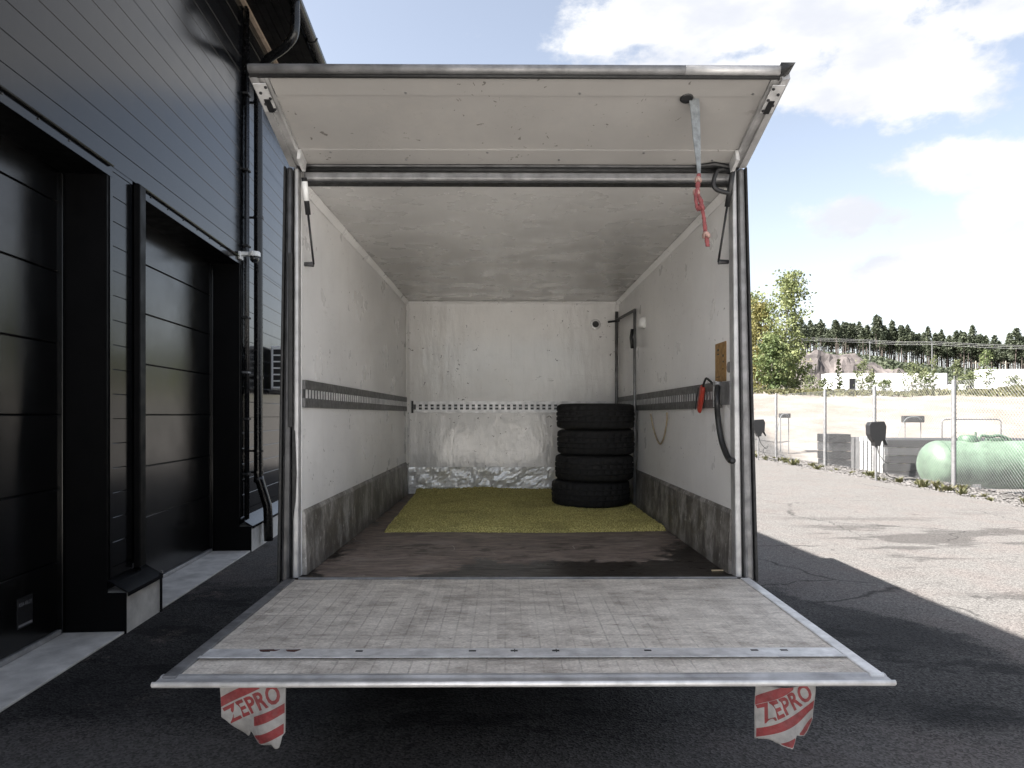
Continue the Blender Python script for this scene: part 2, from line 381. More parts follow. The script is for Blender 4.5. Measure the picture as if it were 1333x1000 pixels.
sc2 = g.ramp(g.noise(g.mapping(co, (4.0, 34.0, 1), (3, 1, 0)), 3.2, 5.0, 0.7), 0.615, 0.66)
c = g.mix(g.math('MULTIPLY', sc2, 0.7), c, (0.15, 0.105, 0.08))
wh = g.ramp(g.noise(g.mapping(co, (3.0, 8.0, 1), (8, 2, 0)), 3.4, 7.0, 0.72), 0.62, 0.72)
c = g.mix(g.math('MULTIPLY', wh, 0.45), c, (0.72, 0.69, 0.64))
h = g.math('SUBTRACT', g.math('MULTIPLY', g.noise(co, 140.0, 3.0), 0.4), g.math('MULTIPLY', line, 0.9))
g.out(g.bsdf(c, 0.62, 0.05, g.bump(h, 0.7, 0.003))); M['lift_deck'] = m

# yard asphalt: pale dusty where dry, dark where damp or newly laid
m, g = new_mat('asphalt'); co = g.coord(); X, Y, Z = g.sep(co)
grit = g.vor(co, 92.0)
gv = g.sep(grit.outputs['Color'])[0]
spark = g.noise(co, 260.0, 2.0)
wide = g.noise(g.mapping(co, (0.7, 1.2, 1), (2.3, 1.1, 0)), 0.75, 6.0, 0.62)
edge = g.math('ADD', g.math('ADD', Y, g.math('MULTIPLY', g.math('MAXIMUM', g.math('SUBTRACT', X, 2.3), 0.0), 2.0)), g.math('MULTIPLY', g.math('SUBTRACT', wide, 0.5), 4.0))
near = g.math('ADD', Y, g.math('MULTIPLY', g.math('SUBTRACT', wide, 0.5), 2.0))
dry = g.math('MAXIMUM', g.ramp(edge, 6.35, 6.75), g.ramp(near, 3.0, 3.7, 1.0, 0.0))
far = g.math('MAXIMUM', g.ramp(edge, 6.5, 8.2), g.ramp(near, 1.0, 2.0, 1.0, 0.0))
c_new = g.mix(g.ramp(g.noise(co, 1.1, 5.0), 0.35, 0.65), (0.018, 0.0175, 0.018), (0.036, 0.0345, 0.034))
damp = g.ramp(g.noise(g.mapping(co, (0.8, 1.5, 1), (7.7, 3.2, 0)), 0.9, 7.0, 0.66), 0.53, 0.57)
c_new = g.mix(g.math('MULTIPLY', damp, 0.75), c_new, (0.007, 0.007, 0.0075))
c_dry = g.mix(far, (0.088, 0.083, 0.080), (0.104, 0.100, 0.097))
tint = g.ramp(g.noise(g.mapping(co, (1, 1, 1), (5, 9, 0)), 1.6, 5.0), 0.4, 0.7)
c_dry = g.mix(g.math('MULTIPLY', tint, 0.25), c_dry, (0.11, 0.086, 0.08))
c = g.mix(dry, c_new, c_dry)
dpatch = g.ramp(g.noise(g.mapping(co, (0.55, 1.5, 1), (1.4, 8.2, 0)), 0.8, 7.0, 0.62), 0.50, 0.55)
c = g.mix(g.math('MULTIPLY', g.math('MULTIPLY', dpatch, g.ramp(Y, 9.0, 12.0, 0.75, 0.06)), g.math('MULTIPLY', dry, g.ramp(X, 3.7, 4.5))), c, (0.045, 0.0425, 0.0415))
crk = g.vor(g.vmath('ADD', co, g.vmath('MULTIPLY', g.noisec(co, 3.0, 4.0), (0.35, 0.35, 0.0))), 0.42, 1.0, 'DISTANCE_TO_EDGE').outputs['Distance']
crk = g.math('MULTIPLY', g.ramp(crk, 0.0, 0.009, 1.0, 0.0), g.ramp(g.noise(co, 0.5, 2.0), 0.48, 0.6))
c = g.mix(g.math('MULTIPLY', crk, 0.7), c, (0.015, 0.015, 0.015))
oil = g.ramp(g.noise(g.mapping(co, (1, 1, 1), (6, 3, 0)), 3.4, 5.0, 0.6), 0.64, 0.70)
c = g.mix(g.math('MULTIPLY', oil, 0.55), c, (0.018, 0.017, 0.017))
# pale grit swept against the building
sw = g.math('MULTIPLY', g.ramp(g.noise(co, 2.1, 6.0, 0.7), 0.56, 0.70), g.ramp(X, -3.2, -1.6, 0.55, 0.0))
c = g.mix(sw, c, (0.20, 0.16, 0.14))
spread = g.ramp(gv, 0.0, 1.0, 0.2, 2.0, False)
c = g.mix(g.ramp(dry, 0.0, 1.0, 0.95, 0.5), c, g.n('ShaderNodeCombineColor', {0: spread, 1: spread, 2: spread}).outputs[0], 'MULTIPLY')
c = g.mix(g.math('MULTIPLY', g.ramp(spark, 0.68, 0.74), 0.30), c, (0.16, 0.155, 0.15))
r = g.ramp(dry, 0.0, 1.0, 0.74, 0.95)
h = g.math('ADD', grit.outputs['Distance'], g.math('MULTIPLY', g.noise(co, 40.0, 3.0), 0.6))
g.out(g.bsdf(c, r, 0.0, g.bump(h, 0.6, 0.006), 0.14)); M['asphalt'] = m

# terrain by distance: stony verge, pale sand cut, rough grass, forest floor
m, g = new_mat('terrain'); co = g.coord(); X, Y, Z = g.sep(co)
w = g.math('MULTIPLY', g.math('SUBTRACT', g.noise(co, 0.25, 5.0), 0.5), 9.0)
yy = g.math('ADD', Y, w)
sand = g.mix(g.ramp(g.noise(g.mapping(co, (0.5, 1, 2)), 0.8, 7.0, 0.7), 0.35, 0.7), (0.150, 0.130, 0.112), (0.215, 0.203, 0.19))
grav = g.mix(g.ramp(g.noise(co, 14.0, 4.0), 0.3, 0.7), (0.06, 0.058, 0.056), (0.13, 0.124, 0.118))
grass = g.mix(g.ramp(g.noise(co, 1.6, 6.0), 0.35, 0.65), (0.075, 0.085, 0.035), (0.17, 0.155, 0.08))
wood = g.mix(g.ramp(g.noise(co, 0.2, 5.0), 0.35, 0.65), (0.025, 0.034, 0.018), (0.055, 0.06, 0.032))
c = g.mix(g.ramp(yy, 19.0, 22.0), grav, sand)
c = g.mix(g.ramp(g.math('SUBTRACT', X, g.math('MULTIPLY', g.noise(co, 1.0, 4.0), 1.0)), 10.4, 11.2), grav, c)
c = g.mix(g.ramp(yy, 35.0, 37.5), c, grass)
c = g.mix(g.ramp(yy, 55.0, 62.0), c, grav)
c = g.mix(g.ramp(yy, 104.0, 112.0), c, wood)
g.out(g.bsdf(c, 0.95, 0.0, g.bump(g.noise(co, 12.0, 5.0), 0.5, 0.05), 0.2)); M['terrain'] = m

def leaf(name, c0, c1, trans=0.35, scale=1.5):
    m, g = new_mat(name); co = g.coord()
    f = g.ramp(g.noise(co, scale, 3.0), 0.35, 0.65)
    c = g.mix(f, c0, c1)
    a = g.bsdf(c, 0.6, 0.0, None, 0.3); t = g.n('ShaderNodeBsdfTranslucent', {'Color': c})
    mx = g.n('ShaderNodeMixShader', {0: trans, 1: a.outputs[0], 2: t.outputs[0]})
    g.out(mx); M[name] = m
leaf('leaf_birch', (0.12, 0.145, 0.058), (0.21, 0.23, 0.105))
leaf('leaf_yellow', (0.13, 0.12, 0.04), (0.19, 0.175, 0.07))
leaf('leaf_dark', (0.07, 0.10, 0.04), (0.14, 0.17, 0.07))
leaf('leaf_sapling', (0.085, 0.105, 0.05), (0.15, 0.165, 0.085))
leaf('needles', (0.036, 0.046, 0.029), (0.074, 0.086, 0.054), 0.25, 0.3)
leaf('weed', (0.065, 0.072, 0.03), (0.13, 0.12, 0.062), 0.3, 5.0)

# artificial turf mat
m, g = new_mat('turf_mat'); co = g.coord()
f = g.noise(co, 170.0, 2.0); f2 = g.noise(co, 2.2, 5.0)
c = g.mix(g.ramp(f, 0.32, 0.68), (0.19, 0.167, 0.05), (0.68, 0.605, 0.235))
c = g.mix(g.math('MULTIPLY', g.ramp(f2, 0.45, 0.72), 0.45), c, (0.16, 0.142, 0.055))
g.out(g.bsdf(c, 0.85, 0.0, g.bump(f, 0.7, 0.01), 0.2)); M['turf_mat'] = m

# tyre rubber
m, g = new_mat('tyre_rubber'); co = g.coord()
f = g.noise(co, 30.0, 5.0)
g.out(g.bsdf(g.mix(f, (0.008, 0.008, 0.009), (0.022, 0.021, 0.020)), 0.75, 0.0, g.bump(g.noise(co, 200.0, 2.0), 0.3, 0.003), 0.3)); M['tyre_rubber'] = m

# ================================================================== THE SETTING
def sstep(a, b, x):
    t = max(0.0, min(1.0, (x - a) / (b - a))); return t * t * (3 - 2 * t)
def terrain_z(x, y):
    z = -0.03
    z += -0.42 * sstep(10.1, 11.8, x) * (1 - sstep(26, 36, y))
    n = mnoise.fractal(Vector((x * 0.09, y * 0.09, 0.3)), 0.9, 2.1, 4)
    if y > 24:
        z += (2.85 + 0.25 * n) * sstep(26.5, 38, y + 0.8 * n) + 0.03 * n
        z += 0.7 * sstep(40, 90, y)
    if y > 95:
        k = y / max(1e-3, 1.0)
        top = 18.5 - 7.0 * sstep(0.44, 0.74, x / y)
        z += top * sstep(105, 245, y + 6 * n) * (1 - 0.75 * sstep(262, 380, y)) + 0.8 * n
    return z
def axis(segs):
    out = []
    for a, b, n in segs: out += [a + (b - a) * i / n for i in range(n)]
    return out + [segs[-1][1]]
gx = axis([(-2500, -300, 10), (-300, -20, 12), (-20, 6, 8), (6, 16, 24), (16, 60, 50), (60, 330, 70), (330, 2500, 14)])
gy = axis([(-2500, -200, 8), (-200, 0, 8), (0, 24, 14), (24, 44, 34), (44, 110, 26), (110, 300, 46), (300, 2800, 14)])
b = MB(); nx = len(gx)
b.v = [(x, y, terrain_z(x, y)) for y in gy for x in gx]
b.f = [(j * nx + i, j * nx + i + 1, (j + 1) * nx + i + 1, (j + 1) * nx + i) for j in range(len(gy) - 1) for i in range(nx - 1)]
tag(b.build('ground', M['terrain'], smooth=True), kind='structure')

b = MB(); ys = [-45 + 0.5 * i for i in range(143)]
for y in ys:
    e = 8.85 + 0.14 * mnoise.noise(Vector((0, y * 0.6, 3))) + 0.06 * mnoise.noise(Vector((0, y * 2.9, 8)))
    b.v += [(-45, y, 0.0), (e, y, 0.0)]
b.f = [(2 * i, 2 * i + 1, 2 * i + 3, 2 * i + 2) for i in range(len(ys) - 1)]
tag(b.build('yard_asphalt', M['asphalt']), kind='structure')

# unseen pale concrete, added behind the camera to bounce sunlight into the truck
b = MB().prism([(-14, -42), (30, -42), (30, 0.25), (-14, 0.25)], -0.05, 0.005, 'z')
tag(b.build('added_bounce_pad', M['concrete']), kind='structure')

# stones of the verge between asphalt and fence
stone_base = [(1, 0, 0), (-1, 0, 0), (0, 1, 0), (0, -1, 0), (0, 0, 1), (0, 0, -1)]
stone_f = [(0, 2, 4), (2, 1, 4), (1, 3, 4), (3, 0, 4), (2, 0, 5), (1, 2, 5), (3, 1, 5), (0, 3, 5)]
rs = random.Random(4); b = MB()
for i in range(6500):
    y = 9.5 + 18.5 * rs.random(); x = 8.8 + 2.3 * rs.random() ** 1.25
    s = 0.018 + 0.035 * rs.random() ** 2.2; z = terrain_z(x, y)
    b.add([(x + p[0] * s * rs.uniform(.7, 1.3), y + p[1] * s * rs.uniform(.7, 1.3), z + 0.006 + s * 0.3 + p[2] * s * 0.6) for p in stone_base], stone_f)
tag(b.build('gravel', M['gravel_stone']), 'loose grey gravel along the foot of the wire fence', 'gravel', kind='stuff')

# ================================================================== BUILDING
BLD = thing('warehouse', 'black sheet-clad industrial hall with recessed garage doors and eaves gutter', 'building', (-2.955, 4.98, 0), R(4.2))
Z_TOP = 6.45; FL = 0.18333; JB = 3.77
S0, S1 = -4.6, 15.0  # unseen near end of the hall cut short so sunlit ground lights the truck
def cladding(s0, s1, z0, z1):
    prof = [(-0.05, z0), (0.0, z0)]
    k = math.ceil((z0 + 0.012 - JB) / FL)
    while JB + k * FL < z1 - 0.012:
        z = JB + k * FL; main = (k % 6 == 0)
        h, d = (0.006, 0.016) if main else (0.004, 0.0028)
        prof += [(0.0, z - h), (-d, z - h * (0.6 if main else 0.0)), (-d, z + h * (0.6 if main else 0.05)), (0.0, z + h)]
        k += 1
    prof += [(0.0, z1), (-0.05, z1)]
    MB().prism(prof, s0, s1, 'y').build('cladding_panel', M['cladding'], BLD)
D1 = (-3.3, 0.0); D2 = (0.52, 2.97); DH = 3.35
rows = [3.77, 4.87, 5.97, Z_TOP]
cols = [(S0, 5.6), (5.604, S1)]
for s0, s1 in cols:
    for z0, z1 in zip(rows[:-1], rows[1:]): cladding(s0, s1, z0 + 0.003, z1 - 0.003)
cladding(S0, 5.6, DH + 0.09, 3.767)
for (s0, s1) in ((S0, D1[0] - 0.02), (0.055, 0.385), (3.06, 5.6), (5.604, S1)):
    zt = 3.767 if s0 > 5.6 else DH + 0.085
    for z0, z1 in ((0.40, 0.467), (0.473, 1.567), (1.573, 2.667), (2.673, zt)): cladding(s0, s1, z0, z1)
MB().box(-13.02, -0.052, S0 - 0.03, S0 - 0.002, 0.0, Z_TOP).build('end_wall_sheet', M['black_sheet'], BLD)
# solid body behind
MB().box(-13, -0.36, S0, S1, 0.0, Z_TOP - 0.02).build('body', M['black_sheet'], BLD)
MB().box(-0.355, -0.055, S0, D1[0] - 0.03, 0.0, Z_TOP - 0.03).box(-0.355, -0.055, 0.03, 0.49, 0.0, DH).box(-0.355, -0.055, 3.0, S1, 0.0, DH) \
    .box(-0.355, -0.055, D1[0] - 0.03, S1, DH + 0.03, Z_TOP - 0.03).build('wall_core', M['black_sheet'], BLD)

def garage_door(s0, s1, joints):
    """recessed sectional door: sections, surround, guides and threshold"""
    xd = -0.30
    zs = [0.06] + joints + [DH + 0.01]
    for z0, z1 in zip(zs[:-1], zs[1:]):
        a, c = z0 + 0.0025, z1 - 0.0025
        prof = [(xd - 0.04, a), (xd - 0.006, a), (xd, a + 0.006), (xd, c - 0.007), (xd - 0.006, c), (xd - 0.04, c)]
        MB().prism(prof, s0 + 0.05, s1 - 0.05, 'y').build('door_section', M['door_steel'], BLD)
    for e, w in ((s0, 1), (s1, -1)):
        MB().box(xd - 0.03, xd + 0.02, min(e + w * 0.012, e + w * 0.052), max(e + w * 0.012, e + w * 0.052), 0.03, DH - 0.01).build('guide_rail', M['door_steel'], BLD, bevel=0.004)
    # metal lining of the reveal, both sides and the head
    MB().box(-0.30, 0.004, s1 - 0.008, s1 + 0.02, 0.41, DH).build('reveal_lining', M['black_sheet'], BLD)
    MB().box(-0.30, 0.004, s0 - 0.02, s0 + 0.008, 0.41, DH).build('reveal_lining', M['black_sheet'], BLD)
    MB().box(-0.30, 0.004, s0 - 0.02, s1 + 0.02, DH, DH + 0.028).build('reveal_lining', M['black_sheet'], BLD)
    # low boxes beside the plinth run out to its face
    MB().box(-0.30, 0.138, s1 - 0.006, s1 + 0.004, 0.0, 0.30).box(-0.30, 0.004, s1 - 0.006, s1 + 0.004, 0.30, 0.41).build('plinth_side_sheet', M['black_sheet'], BLD)
    # face trim of folded sheet
    MB().prism([(0.003, DH + 0.0), (0.012, DH + 0.0), (0.012, DH + 0.075), (0.003, DH + 0.075)], s0 - 0.055, s1 + 0.055, 'y').build('head_trim', M['cladding'], BLD)
    MB().prism([(0.002, DH + 0.078), (0.035, DH + 0.070), (0.037, DH + 0.078), (0.004, DH + 0.098)], s0 - 0.06, s1 + 0.03, 'y').build('drip_flashing', M['cladding'], BLD)
    for k in range(int((s1 - s0) / 0.33)):
        MB().lathe([(0.0, 0.0), (0.007, 0.0), (0.006, 0.006), (0.0, 0.008)], 8, (0.0125, s0 + 0.16 + k * 0.33, DH + 0.05), 'x').build('screw', M['aluminium_dark'], BLD)
    MB().box(0.003, 0.012, s1 + 0.0225, s1 + 0.062, 0.40, DH - 0.002).build('jamb_trim', M['cladding'], BLD)
    MB().box(xd - 0.05, xd + 0.016, s0 + 0.055, s1 - 0.055, 0.022, 0.058).build('bottom_seal', M['aluminium'], BLD, bevel=0.006)
garage_door(D1[0], D1[1], [0.55, 1.07, 1.60, 2.11, 2.62, 3.12])
garage_door(D2[0], D2[1], [0.67, 1.13, 1.60, 2.06, 2.52, 2.97])
# projecting channel left of the second door
MB().box(0.003, 0.055, 0.395, 0.495, 0.40, DH + 0.066).build('channel_trim', M['black_sheet'], BLD, bevel=0.006)
# plinth: concrete, capped with a sloped flashing
for (s0, s1) in ((0.006, 0.56), (2.978, 5.6), (5.62, S1), (S0, D1[0] - 0.03)):
    MB().box(-0.05, 0.135, s0, s1, -0.1, 0.30).build('plinth', M['sill_concrete'], BLD, bevel=0.008)
    MB().prism([(0.004, 0.385), (0.15, 0.298), (0.15, 0.275), (0.156, 0.275), (0.156, 0.304), (0.004, 0.396)], s0 - 0.012, s1 + 0.008, 'y').build('plinth_flashing', M['cladding'], BLD)
MB().box(0.137, 0.150, 0.552, 0.572, 0.0, 0.30).build('corner_strip', M['black_sheet'], BLD)
MB().lathe([(0.0, 0.0), (0.011, 0.0), (0.011, 0.02), (0.0, 0.022)], 8, (0.15, 0.566, 0.312)).build('bolt', M['galvanised'], BLD)
# concrete apron under the doors
apron = MB().prism([(-0.36, D1[0]), (0.10, D1[0]), (0.128, -0.01), (-0.36, -0.01)], 0.003, 0.02, 'z')
apron.build('apron_slab', M['sill_concrete'], BLD, bevel=0.004)
MB().prism([(-0.36, 0.573), (0.13, 0.573), (0.128, 2.965), (-0.36, 2.965)], 0.003, 0.02, 'z').build('apron_slab', M['sill_concrete'], BLD, bevel=0.004)
# small maker's plate low on the first door
pl = MB().box(-0.299, -0.294, -0.53, -0.37, 0.20, 0.40).build('maker_plate', M['black_plastic'], BLD, bevel=0.002)
tv, tf = text_mesh('ASSA ABLOY', 0.034, 0.0004, 0.72)
MB().add([(-0.2925, -0.45 + p[0], 0.355 + p[1]) for p in tv], tf).build('lettering', M['plate_text'], pl)
MB().box(-0.2935, -0.2915, -0.52, -0.38, 0.212, 0.226).build('plate_bar', M['plate_text'], pl)
# eaves: soffit boards, wall-top batten, gutter, roof
for k in range(5):
    MB().box(0.06 + k * 0.095, 0.06 + k * 0.095 + 0.088, S0, S1, Z_TOP + 0.012, Z_TOP + 0.035).build('soffit_board', M['black_sheet'], BLD)
MB().box(0.002, 0.05, S0, S1, Z_TOP - 0.02, Z_TOP + 0.02).build('wall_batten', M['timber_trim'], BLD)
MB().box(0.536, 0.552, S0, S1, Z_TOP - 0.01, Z_TOP + 0.17).build('fascia_board', M['black_sheet'], BLD)
arc = [(0.625 + 0.068 * math.cos(R(a)), Z_TOP + 0.07 + 0.068 * math.sin(R(a))) for a in range(180, 361, 18)]
arc2 = [(0.625 + 0.062 * math.cos(R(a)), Z_TOP + 0.07 + 0.062 * math.sin(R(a))) for a in range(360, 179, -18)]
MB().prism(arc + arc2, S0, S1, 'y').build('gutter', M['pipe_black'], BLD, auto=40)
for k in range(19):
    s = S0 + 0.5 + k
    MB().tube([(0.55, s, Z_TOP + 0.10)] + [(0.625 + 0.074 * math.cos(R(a)), s, Z_TOP + 0.07 + 0.074 * math.sin(R(a))) for a in range(180, 361, 20)], 0.008, 5).build('gutter_bracket', M['pipe_black'], BLD)
MB().prism([(0.60, Z_TOP + 0.15), (0.60, Z_TOP + 0.20), (-6.5, Z_TOP + 1.6), (-13.1, Z_TOP + 0.2), (-13.1, Z_TOP + 0.04), (0.53, Z_TOP + 0.04)], S0 - 0.2, S1 + 0.2, 'y').build('roof', M['black_sheet'], BLD)
# downpipe with swan neck and shoe
SP = 3.34
dp = bez([(0.625, 3.02, Z_TOP + 0.03), (0.625, 3.02, Z_TOP - 0.26), (0.59, 3.04, Z_TOP - 0.40), (0.46, 3.12, Z_TOP - 0.49), (0.25, 3.25, Z_TOP - 0.56), (0.14, SP, Z_TOP - 0.66), (0.11, SP, Z_TOP - 0.80), (0.11, SP, Z_TOP - 1.2), (0.11, SP, 3.0), (0.11, SP, 0.95),
          (0.115, SP, 0.84), (0.19, SP + 0.02, 0.56), (0.215, SP + 0.02, 0.44), (0.225, SP + 0.02, 0.06)], 6)
MB().tube(dp, 0.054, 14).build('downpipe', M['pipe_black'], BLD, smooth=True)
for z in (5.4, 4.0, 2.05, 1.16, 0.90):
    MB().lathe([(0.052, -0.014), (0.061, -0.014), (0.061, 0.014), (0.052, 0.014)], 16, (0.11, SP, z)).box(0.0, 0.06, SP - 0.012, SP + 0.012, z - 0.012, z + 0.012).build('pipe_clamp', M['pipe_black'], BLD)
for (s, r) in ((3.105, 0.020), (3.155, 0.024)):
    MB().tube([(0.035, s, 0.33), (0.035, s, 3.2), (0.035, s, Z_TOP - 0.02)], r, 10).build('conduit', M['pipe_black'], BLD, smooth=True)
for z in (0.9, 1.55, 2.1, 2.75, 3.6, 4.5, 5.4):
    MB().box(0.002, 0.068, 3.07, 3.19, z - 0.011, z + 0.011).build('conduit_clip', M['galvanised'] if z == 2.1 else M['black_plastic'], BLD, bevel=0.003)

# camera over the second door, heat pump further along
cw = BLD.matrix_basis
def bl(x, s, z): return cw @ Vector((x, s, z))
sc = thing('security_camera', 'white dome security camera on a bracket beside the drainpipe', 'security camera', bl(0.014, 2.93, 3.44), R(4.2))
MB().box(0.0, 0.03, -0.05, 0.05, -0.045, 0.045).build('wall_plate', M['white_plastic'], sc, bevel=0.006)
MB().box(0.028, 0.15, -0.03, 0.03, 0.0, 0.045).build('arm', M['white_plastic'], sc, bevel=0.008)
MB().lathe([(0.0, 0.05), (0.055, 0.05), (0.066, 0.038), (0.066, -0.005), (0.06, -0.01), (0.0, -0.01)], 24, (0.17, 0, 0)).build('housing', M['white_plastic'], sc, auto=40)
MB().lathe([(0.05, -0.008), (0.052, -0.03), (0.045, -0.055), (0.028, -0.075), (0.0, -0.082)], 20, (0.17, 0, 0)).build('lens_dome', M['glass_dark'], sc, smooth=True)

ac = thing('heat_pump', 'white outdoor heat pump with grille hung on the black wall behind the truck', 'heat pump', bl(0.06, 4.05, 1.93), R(4.2))
MB().box(0.0, 0.28, 0.0, 0.85, 0.0, 0.58).build('casing', M['white_plastic'], ac, bevel=0.012)
MB().box(0.03, 0.262, -0.010, -0.001, 0.03, 0.55).build('fan_opening', M['black_plastic'], ac)
for k in range(7):
    MB().box(0.02, 0.272, -0.024, -0.011, 0.022 + k * 0.085, 0.040 + k * 0.085).build('grille_bar', M['white_plastic'], ac)
for x in (0.022, 0.138, 0.254):
    MB().box(x, x + 0.016, -0.0235, -0.0105, 0.03, 0.55).build('grille_bar', M['white_plastic'], ac)
MB().box(-0.056, 0.30, 0.12, 0.16, -0.045, -0.003).box(-0.056, 0.30, 0.68, 0.72, -0.045, -0.003).build('bracket', M['galvanised'], ac)
# ================================================================== TRUCK
BED = 0.82
TR = thing('box_truck', 'white box truck parked with rear flap raised and tail lift lowered level', 'truck', (0.03, 3.275, 0.0), R(0.42))
def T(mb, name, mat, parent=TR, **k):
    mb.v = [(p[0], p[1], p[2] + BED) for p in mb.v]
    return mb.build(name, mat, parent, **k)
W, H, L = 1.05, 1.90, 3.465
def zshift(m):   # materials of the cargo space are written for heights above the bed
    nt = m.node_tree
    for nd in [n for n in nt.nodes if n.bl_idname == 'ShaderNodeTexCoord']:
        add = nt.nodes.new('ShaderNodeVectorMath'); add.operation = 'SUBTRACT'; add.inputs[1].default_value = (0, 0, BED)
        for l in list(nd.outputs['Object'].links):
            to = l.to_socket; nt.links.remove(l); nt.links.new(add.outputs[0], to)
        nt.links.new(nd.outputs['Object'], add.inputs[0])
for k in ('skirt_metal',): zshift(M[k])

T(MB().box(-W - 0.055, W + 0.055, 0.0, L + 0.05, -0.06, 0.0), 'cargo_floor', M['cargo_floor'])
for sx in (-1, 1):
    a, c = sorted((sx * W, sx * (W + 0.055)))
    T(MB().box(a, c, 0.045, L + 0.05, 0.002, H + 0.06), 'side_wall', M['cargo_white'])
T(MB().box(-W, W, L, L + 0.05, 0.002, H), 'front_wall', M['cargo_front'])
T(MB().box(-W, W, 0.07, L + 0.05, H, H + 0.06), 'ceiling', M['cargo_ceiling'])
# angle trims in the corners
for sx in (-1, 1):
    T(MB().prism([(sx * (W - 0.002), H - 0.035), (sx * (W - 0.006), H - 0.035), (sx * (W - 0.028), H - 0.006), (sx * (W - 0.028), H - 0.002), (sx * (W - 0.002), H - 0.002)], 0.08, L - 0.003, 'y'), 'ceiling_trim', M['cargo_white'])
    T(MB().prism([(sx * (W - 0.002), L - 0.035), (sx * (W - 0.010), L - 0.035), (sx * (W - 0.035), L - 0.010), (sx * (W - 0.035), L - 0.002), (sx * (W - 0.002), L - 0.002)], 0.26, H - 0.036, 'z'), 'corner_trim', M['cargo_white'])
T(MB().box(-W + 0.03, W - 0.03, L - 0.012, L - 0.003, H - 0.02, H - 0.004), 'ceiling_trim', M['cargo_white'])
# skirting: two lengths per side, scraped metal, with a top bead
for sx in (-1, 1):
    for (y0, y1, hh) in ((0.05, 2.45, 0.315), (2.455, L - 0.005, 0.315)):
        rr = random.Random(int(y0 * 10) + sx); nseg = 24; vs = []; fs = []
        for i in range(nseg + 1):
            y = y0 + (y1 - y0) * i / nseg
            for (zz, off) in ((0.002, 0.022), (0.08, 0.018), (0.2, 0.014), (hh - 0.02, 0.014), (hh, 0.005)):
                vs.append((sx * (W - off - 0.005 * rr.random()), y, zz))
            vs.append((sx * (W - 0.0005), y, hh)); vs.append((sx * (W - 0.0005), y, 0.002))
        q = 7
        fs = [(i * q + j, i * q + (j + 1) % q, (i + 1) * q + (j + 1) % q, (i + 1) * q + j) for i in range(nseg) for j in range(q)] + [tuple(range(q)), tuple(range(nseg * q + q - 1, nseg * q - 1, -1))]
        T(MB().add(vs, fs), 'skirting', M['skirt_metal'], smooth=False)
# crumpled kick plate on the front wall
rr = random.Random(3); b = MB(); nu, nv = 90, 12
for j in range(nv + 1):
    for i in range(nu + 1):
        u = -W + 0.03 + (2 * W - 0.06) * i / nu; v = 0.003 + 0.262 * j / nv
        d = 0.012 + 0.016 * mnoise.fractal(Vector((u * 8, v * 10, 2)), 0.8, 2, 4) + 0.003 * rr.random()
        b.v.append((u, L - max(0.003, d), v))
b.f = [(j * (nu + 1) + i, j * (nu + 1) + i + 1, (j + 1) * (nu + 1) + i + 1, (j + 1) * (nu + 1) + i) for j in range(nv) for i in range(nu)]
T(b, 'kick_plate', M['kick_plate'])

# lashing rails: perforated strips, one on each side and one on the front wall
def rail_side(sx, y0, y1, z0):
    x = lambda d: sx * (W - d)
    def bx(mb, d0, d1, a, c, e, f): return mb.box(min(x(d0), x(d1)), max(x(d0), x(d1)), a, c, e, f)
    r = T(bx(bx(MB(), 0.001, 0.016, y0, y1, z0, z0 + 0.045), 0.001, 0.016, y0, y1, z0 + 0.09, z0 + 0.135), 'lashing_rail', M['rail_grey'])
    T(bx(MB(), 0.0005, 0.0115, y0, y1, z0 + 0.0455, z0 + 0.0895), 'rail_backing', M['black_plastic'], r)
    bars = MB(); k = 0
    while y0 + 0.02 + k * 0.054 < y1 - 0.03:
        a = y0 + 0.02 + k * 0.054; bx(bars, 0.012, 0.0142, a, a + 0.027, z0 + 0.046, z0 + 0.089); k += 1
    T(bars, 'rail_webs', M['aluminium_bright'] if sx < 0 else M['aluminium'], r)['kind'] = 'stuff'
    return r
rail_side(-1, 0.05, 3.42, 0.815)
rail_side(1, 0.22, 3.42, 0.815)
z0 = 0.80
r = T(MB().box(-W + 0.075, W - 0.04, L - 0.014, L - 0.001, z0, z0 + 0.03).box(-W + 0.075, W - 0.04, L - 0.014, L - 0.001, z0 + 0.082, z0 + 0.112), 'lashing_rail', M['aluminium_bright'])
T(MB().box(-W + 0.075, W - 0.04, L - 0.003, L - 0.0005, z0 + 0.0305, z0 + 0.0815), 'rail_backing', M['aluminium_dark'], r)
bars = MB()
for k in range(33):
    a = -W + 0.10 + k * 0.058
    bars.box(a, a + 0.026, L - 0.012, L - 0.0035, z0 + 0.0305, z0 + 0.0815).box(a + 0.0265, a + 0.0575, L - 0.011, L - 0.0036, z0 + 0.052, z0 + 0.060)
T(bars, 'rail_webs', M['aluminium_bright'], r)['kind'] = 'stuff'
T(MB().box(-W + 0.055, -W + 0.074, L - 0.018, L - 0.001, z0 - 0.004, z0 + 0.116), 'rail_end_cap', M['black_plastic'])

